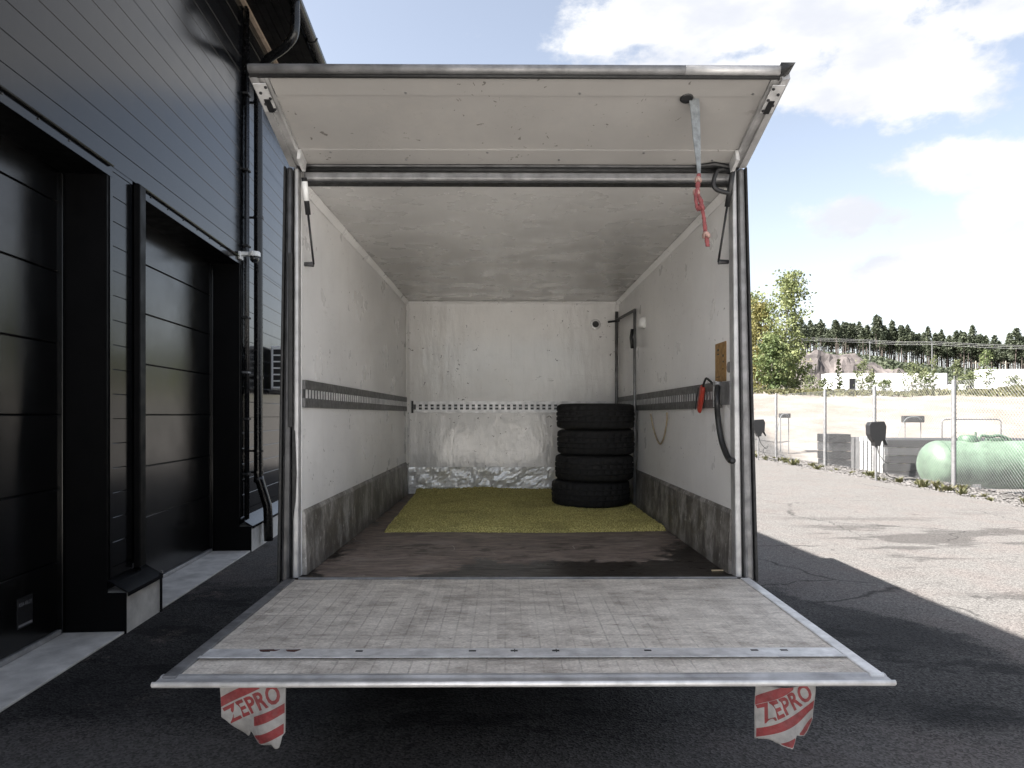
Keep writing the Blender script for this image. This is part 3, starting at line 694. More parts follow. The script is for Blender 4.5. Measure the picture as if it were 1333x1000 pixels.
# rear frame: jambs, dark outer posts and seals, header roll, sill
def jamb(sx, xin_t, xin_b, xout_t, xout_b):
    zt, zb = 1.965, -0.02
    def strip(f0, f1, y0, y1, name, mat, zt=zt, zb=zb, bevel=0.004):
        xa_t, xb_t = xin_t + (xout_t - xin_t) * f0, xin_t + (xout_t - xin_t) * f1
        xa_b, xb_b = xin_b + (xout_b - xin_b) * f0, xin_b + (xout_b - xin_b) * f1
        vs = [(xa_b, y0, zb), (xb_b, y0, zb), (xb_b, y1, zb), (xa_b, y1, zb), (xa_t, y0, zt), (xb_t, y0, zt), (xb_t, y1, zt), (xa_t, y1, zt)]
        return T(MB().add(vs, [(0, 3, 2, 1), (4, 5, 6, 7), (0, 1, 5, 4), (1, 2, 6, 5), (2, 3, 7, 6), (3, 0, 4, 7)]), name, mat, bevel=bevel)
    strip(0.0, 0.30, 0.0, 0.07, 'door_jamb', M['aluminium'], bevel=0.008)
    strip(0.31, 0.40, 0.012, 0.06, 'seal_strip', M['rubber'])
    strip(0.41, 0.84, -0.012, 0.07, 'corner_post', M['aluminium_dark'] if sx < 0 else M['aluminium_dull'], bevel=0.016)
    strip(0.85, 1.0, -0.02, 0.06, 'buffer_strip', M['rubber'], bevel=0.006)
jamb(-1, -1.052, -1.052, -1.118, -1.150)
jamb(1, 1.030, 1.046, 1.096, 1.150)
# worn rub strips over the left post
T(MB().box(-1.094, -1.074, -0.026, -0.0125, 0.72, 1.55), 'rub_strip', M['rubber'], bevel=0.004)
T(MB().prism([(-1.078, 0.28), (-1.066, 0.36), (-1.060, 0.5), (-1.068, 0.7), (-1.080, 0.72)], -0.006, -0.0005, 'y'), 'rub_strip', M['rubber'])
T(MB().box(-1.03, 1.03, 0.002, 0.068, H + 0.002, H + 0.062), 'header_beam', M['aluminium_dull'], bevel=0.016, seg=3)
T(MB().tube([(-1.03, -0.006, H + 0.052), (1.03, -0.006, H + 0.052)], 0.013, 10), 'header_seal', M['rubber'], smooth=True)
T(MB().box(-1.03, 1.03, 0.004, 0.064, H - 0.006, H + 0.0015), 'header_seal', M['rubber'])
T(MB().box(-1.07, 1.07, -0.004, 0.074, H + 0.0635, H + 0.115), 'flap_hinge', M['aluminium_dark'], bevel=0.012)
T(MB().box(-1.05, 1.05, -0.016, 0.0, -0.05, 0.004), 'sill', M['aluminium_dull'], bevel=0.004)
T(MB().box(-1.10, 1.10, 0.075, L + 0.06, H + 0.062, H + 0.08), 'roof_skin', M['truck_paint'])
for sx in (-1, 1):
    a, c = sorted((sx * (W + 0.057), sx * (W + 0.066)))
    T(MB().box(a, c, 0.075, L + 0.06, -0.06, H + 0.06), 'outer_skin', M['truck_paint'])

# raised rear flap: built flat (a = outwards, b = upwards off its inner face), turned about its hinge
AF = math.atan2(0.178, 0.525)
def lid(mb): # points given as (x, a, b)
    ca, sa = math.cos(AF), math.sin(AF)
    mb.v = [(x, -0.012 - a * ca + b * sa * 1.0, 1.972 + a * sa + b * ca) for (x, a, b) in mb.v]
    return mb
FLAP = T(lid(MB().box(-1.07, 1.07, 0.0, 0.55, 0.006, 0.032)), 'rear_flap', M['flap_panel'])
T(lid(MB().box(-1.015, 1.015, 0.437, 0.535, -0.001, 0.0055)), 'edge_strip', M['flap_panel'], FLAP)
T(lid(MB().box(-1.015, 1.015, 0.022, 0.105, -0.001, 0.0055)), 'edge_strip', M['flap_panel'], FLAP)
T(lid(MB().tube([(-1.085, 0.562, 0.010), (1.04, 0.562, 0.010)], 0.019, 12)), 'edge_seal', M['aluminium_dull'], FLAP, smooth=True)
T(lid(MB().tube([(-1.085, 0.546, -0.008), (1.04, 0.546, -0.008)], 0.009, 8)), 'edge_gasket', M['rubber'], FLAP, smooth=True)
T(lid(MB().tube([(0.66, 0.562, 0.010), (1.041, 0.562, 0.010)], 0.0193, 12)), 'painted_sun_edge', M['aluminium'], FLAP, smooth=True)  # lighter metal length imitating sun on the flap's outer edge
T(lid(MB().add([(1.042, 0.53, -0.012), (1.08, 0.555, 0.0), (1.09, 0.583, 0.020), (1.042, 0.583, -0.008), (1.042, 0.53, 0.030), (1.085, 0.555, 0.030), (1.10, 0.583, 0.031), (1.042, 0.583, 0.031)],
             [(0, 3, 2, 1), (4, 5, 6, 7), (0, 1, 5, 4), (1, 2, 6, 5), (2, 3, 7, 6), (3, 0, 4, 7)])), 'corner_cap', M['rubber'], FLAP)
for sx in (-1, 1):
    x0, x1, x2 = sx * 1.017, sx * 1.055, sx * 1.088
    pf = [(x0, 0.006), (x0, -0.008), (x0 + sx * 0.010, -0.012), (x1, -0.006), (x1, -0.020), (x2, -0.014), (x2, 0.034), (x0, 0.034)]
    mb = MB().prism(pf, 0.004, 0.545, 'y')
    T(lid(mb), 'side_frame', M['aluminium'], FLAP)
    T(lid(MB().box(min(x0, x2) + 0.008, max(x0, x2) - 0.012, 0.37, 0.52, -0.026, -0.021)), 'hinge_plate', M['aluminium_bright'], FLAP)
    T(lid(MB().box(sx * 1.05 - 0.012, sx * 1.05 + 0.012, 0.37, 0.44, -0.031, -0.0265)), 'latch_slot', M['black_plastic'], FLAP)
    for k in range(5):
        T(lid(MB().lathe([(0.0, -0.006), (0.006, -0.005), (0.0065, 0.0), (0.0, 0.0)], 8, (sx * (1.033 + 0.03 * (k % 2)), 0.385 + 0.03 * k, -0.0265))), 'rivet', M['aluminium_dark'], FLAP)
    # bracket carrying the strut
    T(lid(MB().box(sx * 1.012 - 0.008, sx * 1.012 + 0.008, 0.02, 0.11, -0.055, -0.002)), 'strut_bracket', M['aluminium_bright'], FLAP)
for k in range(6):
    x = -0.86 + k * 0.36
    for a in ((0.45, 0.04) if k % 2 else (0.09,)):
        T(lid(MB().lathe([(0.0, -0.004), (0.005, -0.003), (0.006, 0.0), (0.0, 0.0)], 7, (x + 0.03 * math.sin(k * 3 + a * 40), a, -0.001))), 'rivet', M['aluminium_dull'], FLAP)
T(lid(MB().lathe([(0.0, -0.006), (0.024, -0.005), (0.028, 0.0), (0.0, 0.0)], 16, (0.70, 0.425, -0.0015))), 'strap_slot', M['black_plastic'], FLAP)

# gas struts
for sx, p0, p1 in ((-1, (-1.012, -0.045, 1.90), (-1.005, 0.09, 1.52)), (1, (1.018, -0.055, 1.96), (0.99, 0.09, 1.535))):
    a, c = Vector(p0), Vector(p1); mid = a.lerp(c, 0.42)
    st = T(MB().tube([mid, c], 0.0055, 8), 'gas_strut', M['black_plastic'], smooth=True)
    T(MB().tube([a, mid], 0.013, 10), 'cylinder', M['black_plastic'], st, smooth=True)
    if sx < 0: T(MB().tube([a.lerp(mid, 0.1), a.lerp(mid, 0.62)], 0.0142, 10), 'sticker', M['white_plastic'], st, smooth=True)
    T(MB().tube([c, c + Vector((sx * 0.05, 0.0, 0.0))], [0.013, 0.010], 8), 'ball_joint', M['aluminium_dark'], st)
# latch handle by the header
T(MB().tube(bez([(1.02, -0.01, H + 0.04), (0.96, -0.04, H + 0.045), (0.935, -0.045, H + 0.02), (0.925, -0.045, H - 0.03), (0.95, -0.04, H - 0.055), (1.02, -0.01, H - 0.06)], 5), 0.011, 8), 'latch_handle', M['black_plastic'], smooth=True)
T(MB().tube([(1.0, -0.03, H + 0.062), (0.93, -0.04, H + 0.07), (0.84, -0.03, H + 0.062)], [0.012, 0.012, 0.004], 8), 'latch_hook', M['black_plastic'])

# tail lift platform
PD = 1.238
def pz(y): return -0.004 + 0.018 * (y / PD) * 1.0       # y is negative outwards: the tip sits a little lower
def wedge(x0, x1, y0, y1, t0, t1, lift=0.0):
    """slab following the platform: y0 near the truck, y1 outer"""
    vs = []
    for (x, y, t) in ((x0, y0, t0), (x1, y0, t0), (x1, y1, t1), (x0, y1, t1)): vs.append((x, y, pz(y) + lift - t))
    for (x, y) in ((x0, y0), (x1, y0), (x1, y1), (x0, y1)): vs.append((x, y, pz(y) + lift))
    return MB().add(vs, [(0, 1, 2, 3), (7, 6, 5, 4), (0, 4, 5, 1), (1, 5, 6, 2), (2, 6, 7, 3), (3, 7, 4, 0)])
PLAT = T(wedge(-1.06, 1.06, -0.022, -1.165, 0.06, 0.03), 'lift_platform', M['lift_deck'])
T(wedge(-1.105, -1.0605, -0.02, -1.19, 0.065, 0.03, 0.006), 'side_rail', M['aluminium_dull'], PLAT, bevel=0.004)
T(wedge(1.0605, 1.105, -0.02, -1.19, 0.065, 0.03, 0.006), 'side_rail', M['aluminium_bright'], PLAT, bevel=0.004)
T(wedge(-1.06, 1.06, -0.955, -1.030, 0.002, 0.002, 0.0045), 'hinge_strip', M['aluminium_bright'], PLAT)
T(wedge(-1.06, 1.06, -1.031, -1.050, 0.002, 0.002, 0.010), 'hinge_strip', M['aluminium_bright'], PLAT, bevel=0.003)
# outer lip: shallow ramp with a bright nose
yl = -1.166
prof = [(yl, pz(yl) + 0.003), (yl - 0.014, pz(yl) + 0.003), (yl - 0.024, pz(yl) - 0.002), (yl - 0.05, pz(yl) - 0.003), (yl - 0.064, pz(yl) + 0.001), (yl - 0.072, pz(yl) - 0.004), (yl - 0.068, pz(yl) - 0.013), (yl, pz(yl) - 0.032)]
T(MB().prism(prof, -1.112, 1.112, 'x'), 'nose_profile', M['aluminium'], PLAT)
T(MB().tube([(-1.112, yl - 0.067, pz(yl) - 0.003), (1.112, yl - 0.067, pz(yl) - 0.003)], 0.0078, 8), 'nose_bead', M['aluminium_bright'], PLAT, smooth=True)
for x in (-0.55, -0.86, -0.17, -0.03, 0.11, 0.42, 0.78, 0.88):
    T(MB().box(x - 0.012, x + 0.012, -0.985, -0.973, pz(-.98) - 0.005, pz(-.98) + 0.0055), 'bolt_hole', M['black_plastic'], PLAT)
for x in (-0.028, 0.112):
    T(MB().box(x - 0.0015, x + 0.0015, -0.992, -0.963, pz(-.98) - 0.005, pz(-.98) + 0.0058), 'strip_joint', M['black_plastic'], PLAT)
for (x, y0, y1) in ((-0.89, -0.965, -0.985), (-0.87, -0.968, -0.978), (-0.80, -0.967, -0.985)):
    T(MB().prism([(x, y0), (x + 0.05, y0 + 0.002), (x + 0.035, y1), (x + 0.01, y1 + 0.004)], pz(y0) - 0.006, pz(y0) + 0.0062, 'z'), 'rust_spot', M['rust'] if 'rust' in M else simple('rust', (0.06, 0.022, 0.016), 0.8), PLAT)
# lift arms, cross tube and bumper under the platform
for x in (-0.45, 0.45):
    T(MB().tube([(x, -0.12, -0.10), (x, 0.25, -0.30), (x, 0.75, -0.38)], 0.04, 8), 'lift_arm', M['black_plastic'])
    T(MB().tube([(x + 0.1, -0.10, -0.12), (x + 0.1, 0.7, -0.42)], [0.022, 0.034], 8), 'lift_cylinder', M['aluminium_dark'])
T(MB().box(-0.95, 0.95, 0.40, 0.48, -0.46, -0.36), 'underrun_bar', M['black_plastic'], bevel=0.01)
# chassis, wheels, cab
for sx in (-1, 1):
    T(MB().box(sx * 0.42 - 0.035, sx * 0.42 + 0.035, 0.3, 5.0, -0.24, -0.062), 'chassis_rail', M['black_plastic'])
def truck_wheel(x, y, w):
    t = MB().lathe([(0.19, -w / 2), (0.31, -w / 2), (0.34, -w / 2 + 0.03), (0.345, 0), (0.34, w / 2 - 0.03), (0.31, w / 2), (0.19, w / 2)], 32, (x, y, -0.475), 'x')
    o = T(t, 'wheel', M['tyre_rubber'], auto=40)
    T(MB().lathe([(0.0, -w / 2 + 0.03), (0.1, -w / 2 + 0.03), (0.185, -w / 2 + 0.01), (0.185, w / 2 - 0.01), (0.1, w / 2 - 0.03), (0.0, w / 2 - 0.03)], 24, (x, y, -0.475), 'x'), 'rim', M['galvanised'], o, auto=40)
for x in (-0.90, -0.68, 0.68, 0.90): truck_wheel(x, 2.0, 0.2)
for x in (-0.86, 0.86): truck_wheel(x, 4.75, 0.22)
T(MB().box(-0.98, 0.98, 1.96, 2.04, -0.53, -0.42), 'axle', M['black_plastic'])
T(MB().prism([(3.62, -0.45), (5.55, -0.45), (5.62, 0.05), (5.50, 0.35), (4.95, 1.05), (4.7, 1.15), (3.62, 1.15)], -0.98, 0.98, 'x'), 'cab', M['truck_paint'], bevel=0.05, seg=3)
for sx in (-1, 1):
    T(MB().prism([(3.95, 0.38), (5.2, 0.38), (4.85, 0.95), (3.95, 0.98)], sx * 0.981, sx * 0.987, 'x'), 'side_window', M['glass_dark'])

# small fittings on the cargo walls
def wall_pt(pxx, pyy, off=0.0):
    """a place on the right cargo wall seen at that picture point, in truck coordinates"""
    k = (pxx - 667) / 889
    best = None
    for i in range(2000):
        y = i * L / 2000; d = 3.275 + y
        x = 0.03 - y * 0.0073 + W - off
        e = abs(x / d - k)
        if best is None or e < best[0]: best = (e, y, d)
    _, y, d = best
    return Vector((W - off, y, 1.6 + (540 - pyy) / 889 * d - BED))
p = wall_pt(933, 470); q = wall_pt(947, 470)
lab = T(MB().box(W - 0.004, W - 0.0005, q.y, p.y, wall_pt(940, 497).z, wall_pt(940, 446).z), 'paper_label', M['label_tan'])
for (dy, dz, w, h) in ((0.62, 0.80, 0.16, 0.05), (0.60, 0.70, 0.2, 0.03), (0.18, 0.62, 0.1, 0.06), (0.18, 0.48, 0.08, 0.04), (0.2, 0.30, 0.08, 0.03), (0.55, 0.12, 0.3, 0.02)):
    y0, y1 = q.y, p.y; zb, zt = wall_pt(940, 497).z, wall_pt(940, 446).z
    T(MB().box(W - 0.0052, W - 0.0042, y0 + dy * (y1 - y0), y0 + (dy + w) * (y1 - y0), zb + dz * (zt - zb), zb + (dz + h) * (zt - zb)), 'print_mark', M['ink'], lab)
p = wall_pt(950.5, 478)
T(MB().lathe([(0.0, -0.006), (0.026, -0.005), (0.028, 0.0), (0.0, 0.0)], 20, (p.x, p.y, p.z), 'x'), 'wall_cap', M['galvanised'])
p = wall_pt(840, 420)
T(MB().lathe([(0.0, -0.05), (0.03, -0.046), (0.045, -0.03), (0.05, 0.0), (0.0, 0.0)], 20, (p.x, p.y, p.z), 'x'), 'wall_lamp', M['white_plastic'], smooth=True)
lamp = T(MB().lathe([(0.0, -0.012), (0.035, -0.016), (0.048, -0.012), (0.052, 0.0), (0.0, 0.0)], 24, ((776 - 667) / 889 * 6.72 - 0.005, L - 0.001, 1.6 + 118 / 889 * 6.72 - BED), 'y'), 'round_lamp', M['aluminium_bright'], auto=40)
T(MB().lathe([(0.0, -0.006), (0.028, -0.006), (0.032, 0.0), (0.0, 0.0)], 20, ((776 - 667) / 889 * 6.72 - 0.005, L - 0.0165, 1.6 + 118 / 889 * 6.72 - BED), 'y'), 'lens', M['black_plastic'], lamp)
# bracket at the end of the right rail
T(MB().box(W - 0.03, W - 0.0165, 0.255, 0.275, 0.82, 0.955), 'rail_bracket', M['aluminium_bright'])
T(MB().box(W - 0.016, W - 0.0006, 0.055, 0.215, 0.83, 0.945), 'rail_plate', M['aluminium_dull'])
TM = Matrix.Translation((0.03, 3.275, BED)) @ Matrix.Rotation(R(0.42), 4, 'Z')
def tw(x, y, z): return TM @ Vector((x, y, z))

# ================================================================== LOADS AND LOOSE THINGS IN THE TRUCK
def tyre_mesh():
    Rr, w, n = 0.33, 0.212, 120
    prof = [(0.205, -0.080), (0.225, -0.092), (0.262, -w / 2), (0.292, -0.104), (0.316, -0.094), (0.327, -0.082), (0.330, -0.050), (0.331, -0.048), (0.322, -0.046), (0.322, -0.036), (0.331, -0.034), (0.332, -0.008), (0.323, -0.006)]
    prof = prof + [(r, -z) for r, z in reversed(prof)]
    b = MB(); m = len(prof)
    for i, (r, z) in enumerate(prof):
        for k in range(n):
            rr = r
            if r > 0.326 and (k + (2 if z > 0 else 0)) % 4 == 0: rr = r - 0.008
            a = 2 * math.pi * (k + z * 14) / n
            b.v.append((rr * math.cos(a), rr * math.sin(a), z))
    b.f = [(i * n + k, i * n + (k + 1) % n, ((i + 1) % m) * n + (k + 1) % n, ((i + 1) % m) * n + k) for i in range(m) for k in range(n)]
    me = b.mesh('tyre', M['tyre_rubber'], True); me.set_sharp_from_angle(angle=R(38)); return me
TY = tyre_mesh()
tz = BED + 0.022
for i, (cx, dy, tilt, lbl) in enumerate(((0.668, 0.02, 0.2, 'bottom black tyre of the stack, standing on the green mat'),
                                          (0.697, 0.0, 0.3, 'black tyre second from the bottom of the stack on the mat'),
                                          (0.716, 0.015, -0.3, 'black tyre second from the top of the stack on the mat'),
                                          (0.708, -0.01, 0.2, 'top black tyre of the stack on the mat, level with the lashing rail'))):
    o = put('tyre', TY); o.location = (cx, 5.80 + dy, tz + 0.106 + i * 0.2125); o.rotation_euler = (R(tilt), R(-tilt * 0.5), 0.9 * i)
    tag(o, lbl, 'tyre', 'tyres stacked in the truck')

# turf mat: thick pile, uneven edge
rm = random.Random(8); b = MB(); nu, nv = 190, 190
for j in range(nv + 1):
    v = j / nv
    for i in range(nu + 1):
        u = i / nu
        x = (-0.845 - 0.10 * v) * (1 - u) + (1.035 - 0.01 * v) * u
        y = (4.50 + 0.05 * u + 0.022 * math.sin(u * 7 + 0.6) + 0.008 * mnoise.noise(Vector((u * 30, 0, 1)))) * (1 - v) + 6.70 * v
        z = BED + 0.016 + 0.013 * rm.random() + 0.006 * mnoise.noise(Vector((x * 3, y * 3, 0)))
        z += 0.035 * sstep(0.95, 1.0, v) + 0.026 * math.exp(-((u - 0.33) / 0.12) ** 2) * 0.7 + 0.012 * math.exp(-((u - 0.95) / 0.06) ** 2) * (1 - sstep(0.0, 0.12, v))
        if i in (0, nu) or j in (0, nv): z = BED + 0.001 + (0.02 if j == nv else 0); x += 0.006 * rm.uniform(-1, 1) * (i < nu); y += 0.006 * rm.uniform(-1, 1)
        b.v.append((x + 0.004 * rm.uniform(-1, 1) * (0 < i < nu), y + 0.004 * rm.uniform(-1, 1), z))
b.f = [(j * (nu + 1) + i, j * (nu + 1) + i + 1, (j + 1) * (nu + 1) + i + 1, (j + 1) * (nu + 1) + i) for j in range(nv) for i in range(nu)]
tag(b.build('turf_mat', M['turf_mat']), 'olive green artificial grass mat lying on the truck floor', 'mat')

# pull strap from the flap with knotted red webbing
d_s = 2.86
ps = thing('pull_strap', 'grey pull strap with knotted red webbing hanging from the raised rear flap', 'strap')
top = TM @ Vector((0.70, -0.012 - 0.425 * math.cos(AF), 1.972 + 0.425 * math.sin(AF) - 0.006)); dd = top.y
def sp(x, y, e=0.0): return px(x, y, dd + e)
wv = []; fs = []
rows_s = [(902, None, 0.022, 0), (904, 128, 0.022, 0.006), (905.5, 145, 0.021, 0.01), (907.5, 180, 0.018, 0.02), (910, 215, 0.011, 0.03), (910.5, 232, 0.007, 0.03)]
for (x, y, hw, e) in rows_s:
    c = Vector(top) if y is None else sp(x, y, e)
    a = 0.1 + 0.35 * e / 0.03
    dv = Vector((math.cos(a) * hw, math.sin(a) * hw, 0)); nv_ = Vector((-math.sin(a), math.cos(a), 0)) * 0.0016
    wv += [c - dv - nv_, c + dv - nv_, c + dv + nv_, c - dv + nv_]
n = len(rows_s)
fs = [(i * 4 + k, i * 4 + (k + 1) % 4, (i + 1) * 4 + (k + 1) % 4, (i + 1) * 4 + k) for i in range(n - 1) for k in range(4)] + [(3, 2, 1, 0), (n * 4 - 4, n * 4 - 3, n * 4 - 2, n * 4 - 1)]
MB().add(wv, fs).build('webbing', M['strap_grey'], ps)
rp = MB()
def band(pts, w, t=0.004, seed=0):
    r2 = random.Random(seed); P = bez(pts, 6); m = len(P)
    o = len(rp.v)
    for i, p in enumerate(P):
        a = 0.4 * math.sin(i * 0.5 + seed); ww = (w[0] + (w[1] - w[0]) * i / (m - 1)) * (0.85 + 0.3 * r2.random())
        dv = Vector((math.cos(a), math.sin(a), 0)) * ww; nv2 = Vector((-math.sin(a), math.cos(a), 0)) * t
        rp.v += [tuple(p - dv - nv2 * .4), tuple(p - nv2), tuple(p + dv - nv2 * .4), tuple(p + dv + nv2 * .4), tuple(p + nv2), tuple(p - dv + nv2 * .4)]
    rp.f += [(o + i * 6 + k, o + i * 6 + (k + 1) % 6, o + (i + 1) * 6 + (k + 1) % 6, o + (i + 1) * 6 + k) for i in range(m - 1) for k in range(6)]
    rp.f += [tuple(o + k for k in range(5, -1, -1)), tuple(o + (m - 1) * 6 + k for k in range(6))]
e0 = 0.03
band([sp(910.5, 226, e0), sp(909, 240, e0), sp(909, 252, e0), sp(913, 262, e0), sp(914, 272, e0)], (0.009, 0.010), 0.006, 1)
band([sp(908, 246, e0 - .012), sp(906, 256, e0 - .014), sp(908, 268, e0 - .012), sp(913, 274, e0)], (0.007, 0.006), 0.005, 2)
band([sp(914, 268, e0), sp(916.5, 282, e0), sp(918, 293, e0), sp(919, 306, e0)], (0.007, 0.009), 0.005, 3)
band([sp(920, 305, e0), sp(921, 314, e0), sp(922, 321, e0)], (0.010, 0.009), 0.006, 4)
band([sp(909, 262, e0 - .01), sp(906.5, 268, e0 - .012), sp(908.5, 275, e0 - .012)], (0.004, 0.002), 0.004, 5)
rp.build('red_webbing', M['rope_red'], ps, smooth=True)
for (x, y, r, mt) in ((909.5, 234, 0.0125, 'rope_knot'), (907.0, 250, 0.0125, 'rope_knot'), (913, 270, 0.014, 'rope_red'), (920, 306, 0.0145, 'rope_knot')):
    kb = MB(); c = sp(x, y, e0)
    for t in range(2):
        pts = [c + Vector((math.cos(a + t) * r * 0.75, math.sin(a + t) * r * 0.75, math.sin(a * 2 + t) * r * 0.6)) for a in [i * math.pi / 6 for i in range(12)]]
        kb.tube(pts + [pts[0]], r * 0.5, 7)
    kb.build('knot', M[mt], ps, smooth=True)

# red handle on a cord, black hose, rope loop and wooden stick
p = wall_pt(916, 503, 0.035); q = wall_pt(911, 536, 0.035)
hd = thing('hanging_handle', 'red plastic handle hanging on a black cord from the lashing rail', 'handle', tw(p.x, p.y, p.z))
R3 = Matrix.Rotation(R(0.42), 3, 'Z')
dv = R3 @ (q - p) * 1.0
axis_d = dv.normalized(); side = Vector((0, 1, 0)) - axis_d * axis_d.y; side.normalize(); out = axis_d.cross(side)
b = MB(); o = []
for t, w in ((0.0, 0.020), (0.08, 0.026), (0.5, 0.027), (0.9, 0.024), (1.0, 0.018)):
    c = dv * t; ring = []
    for (a, bb) in ((-1, -0.4), (-0.6, -0.6), (0.6, -0.6), (1, -0.4), (1, 0.4), (0.6, 0.6), (-0.6, 0.6), (-1, 0.4)):
        b.v.append(tuple(c + side * a * w + out * bb * w * 0.7))
b.f = [(i * 8 + k, i * 8 + (k + 1) % 8, (i + 1) * 8 + (k + 1) % 8, (i + 1) * 8 + k) for i in range(4) for k in range(8)] + [tuple(range(7, -1, -1)), tuple(range(32, 40))]
b.build('grip', M['handle_red'], hd, bevel=0.003)
for e in (0.012, -0.012):
    MB().box(-0.001, 0.001, -0.001, 0.001, 0, 0.001)
MB().tube([dv * 0.06 + out * -0.022 + side * 0.004, dv * 0.92 + out * -0.022 + side * 0.004], 0.0035, 6).build('groove_strip', M['black_plastic'], hd)
r1 = R3 @ (wall_pt(922, 497, 0.03) - p); r2 = R3 @ (wall_pt(932, 500, 0.02) - p)
MB().tube(bez([(0, 0, -0.004), r1 * 0.5 + Vector((0, 0, 0.022)), r1 + Vector((0, 0, 0.016)), r2 + Vector((0, 0, -0.01))], 6), 0.006, 8).build('cord', M['black_plastic'], hd, smooth=True)

hp = [wall_pt(x, y, o_) for (x, y, o_) in ((935, 500, 0.03), (934.5, 522, 0.05), (936, 545, 0.035), (940, 572, 0.025), (946, 590, 0.02), (951, 599, 0.018), (957, 600, 0.018))]
hs = thing('rubber_hose', 'thick black rubber hose curving down the right cargo wall to the door jamb', 'hose', tw(*hp[0]))
b0 = tw(*hp[0])
MB().tube([tw(*q) - b0 for q in bez(hp, 8)], 0.0145, 12).build('hose', M['black_plastic'], hs, smooth=True)
MB().lathe([(0.0, -0.012), (0.02, -0.012), (0.02, 0.012), (0.0, 0.012)], 12, tuple(tw(*hp[0]) - b0)).build('end_fitting', M['galvanised'], hs)
lp = [wall_pt(*a) for a in ((848, 539, 0.02), (851, 556, 0.012), (856, 572, 0.012), (861, 578, 0.012), (866, 566, 0.012), (869, 548, 0.015), (869, 537, 0.02))]
tag(MB().tube([tw(*q) for q in bez(lp, 8)], 0.006, 8).build('rope_loop', M['rope_beige'], smooth=True), 'thin beige rope hanging in a loop below the right lashing rail', 'rope')
lb = thing('load_bar', 'grey steel load bar frame with a slanted link standing in the cargo corner', 'load bar', tw(1.0, 3.3, 0.0))
bb = tw(1.0, 3.3, 0.0)
zt1 = 1.6 + (540 - 405) / 889 * 6.6 - BED
MB().tube([tw(1.012, 3.36, 0.02) - bb, tw(1.012, 3.36, zt1) - bb], 0.016, 8).build('upright', M['aluminium_dull'], lb, smooth=True)
pB = wall_pt(827, 402, 0.035)
MB().tube([tw(pB.x, pB.y, 0.03) - bb, tw(pB.x, pB.y, pB.z) - bb], 0.013, 8).build('upright', M['galvanised'], lb, smooth=True)
MB().tube([tw(1.012, 3.36, zt1 - 0.08) - bb, tw(pB.x, pB.y, pB.z - 0.01) - bb], 0.013, 8).build('link_bar', M['black_plastic'], lb)
MB().tube([tw(0.93, 3.36, zt1 - 0.10) - bb, tw(1.03, 3.30, zt1 - 0.095) - bb], 0.010, 8).build('cross_arm', M['black_plastic'], lb)
MB().tube([tw(pB.x - 0.02, pB.y, pB.z - 0.17) - bb, tw(pB.x - 0.03, pB.y, pB.z - 0.24) - bb, tw(pB.x - 0.025, pB.y - 0.02, pB.z - 0.33) - bb], 0.014, 8).build('grip', M['black_plastic'], lb, smooth=True)
s0 = px(936, 744, 3.275 + 0.11)
st = MB().box(-0.03, 0.03, -0.006, 0.006, 0, 0.006).build('wood_stick', M['wood_light'], bevel=0.001)
st.location = (s0.x, 3.275 + 0.13, BED + 0.001); st.rotation_euler = (0, 0, 0.08)
tag(st, 'short pale wooden stick lying on the wet floor corner by the door jamb', 'stick')

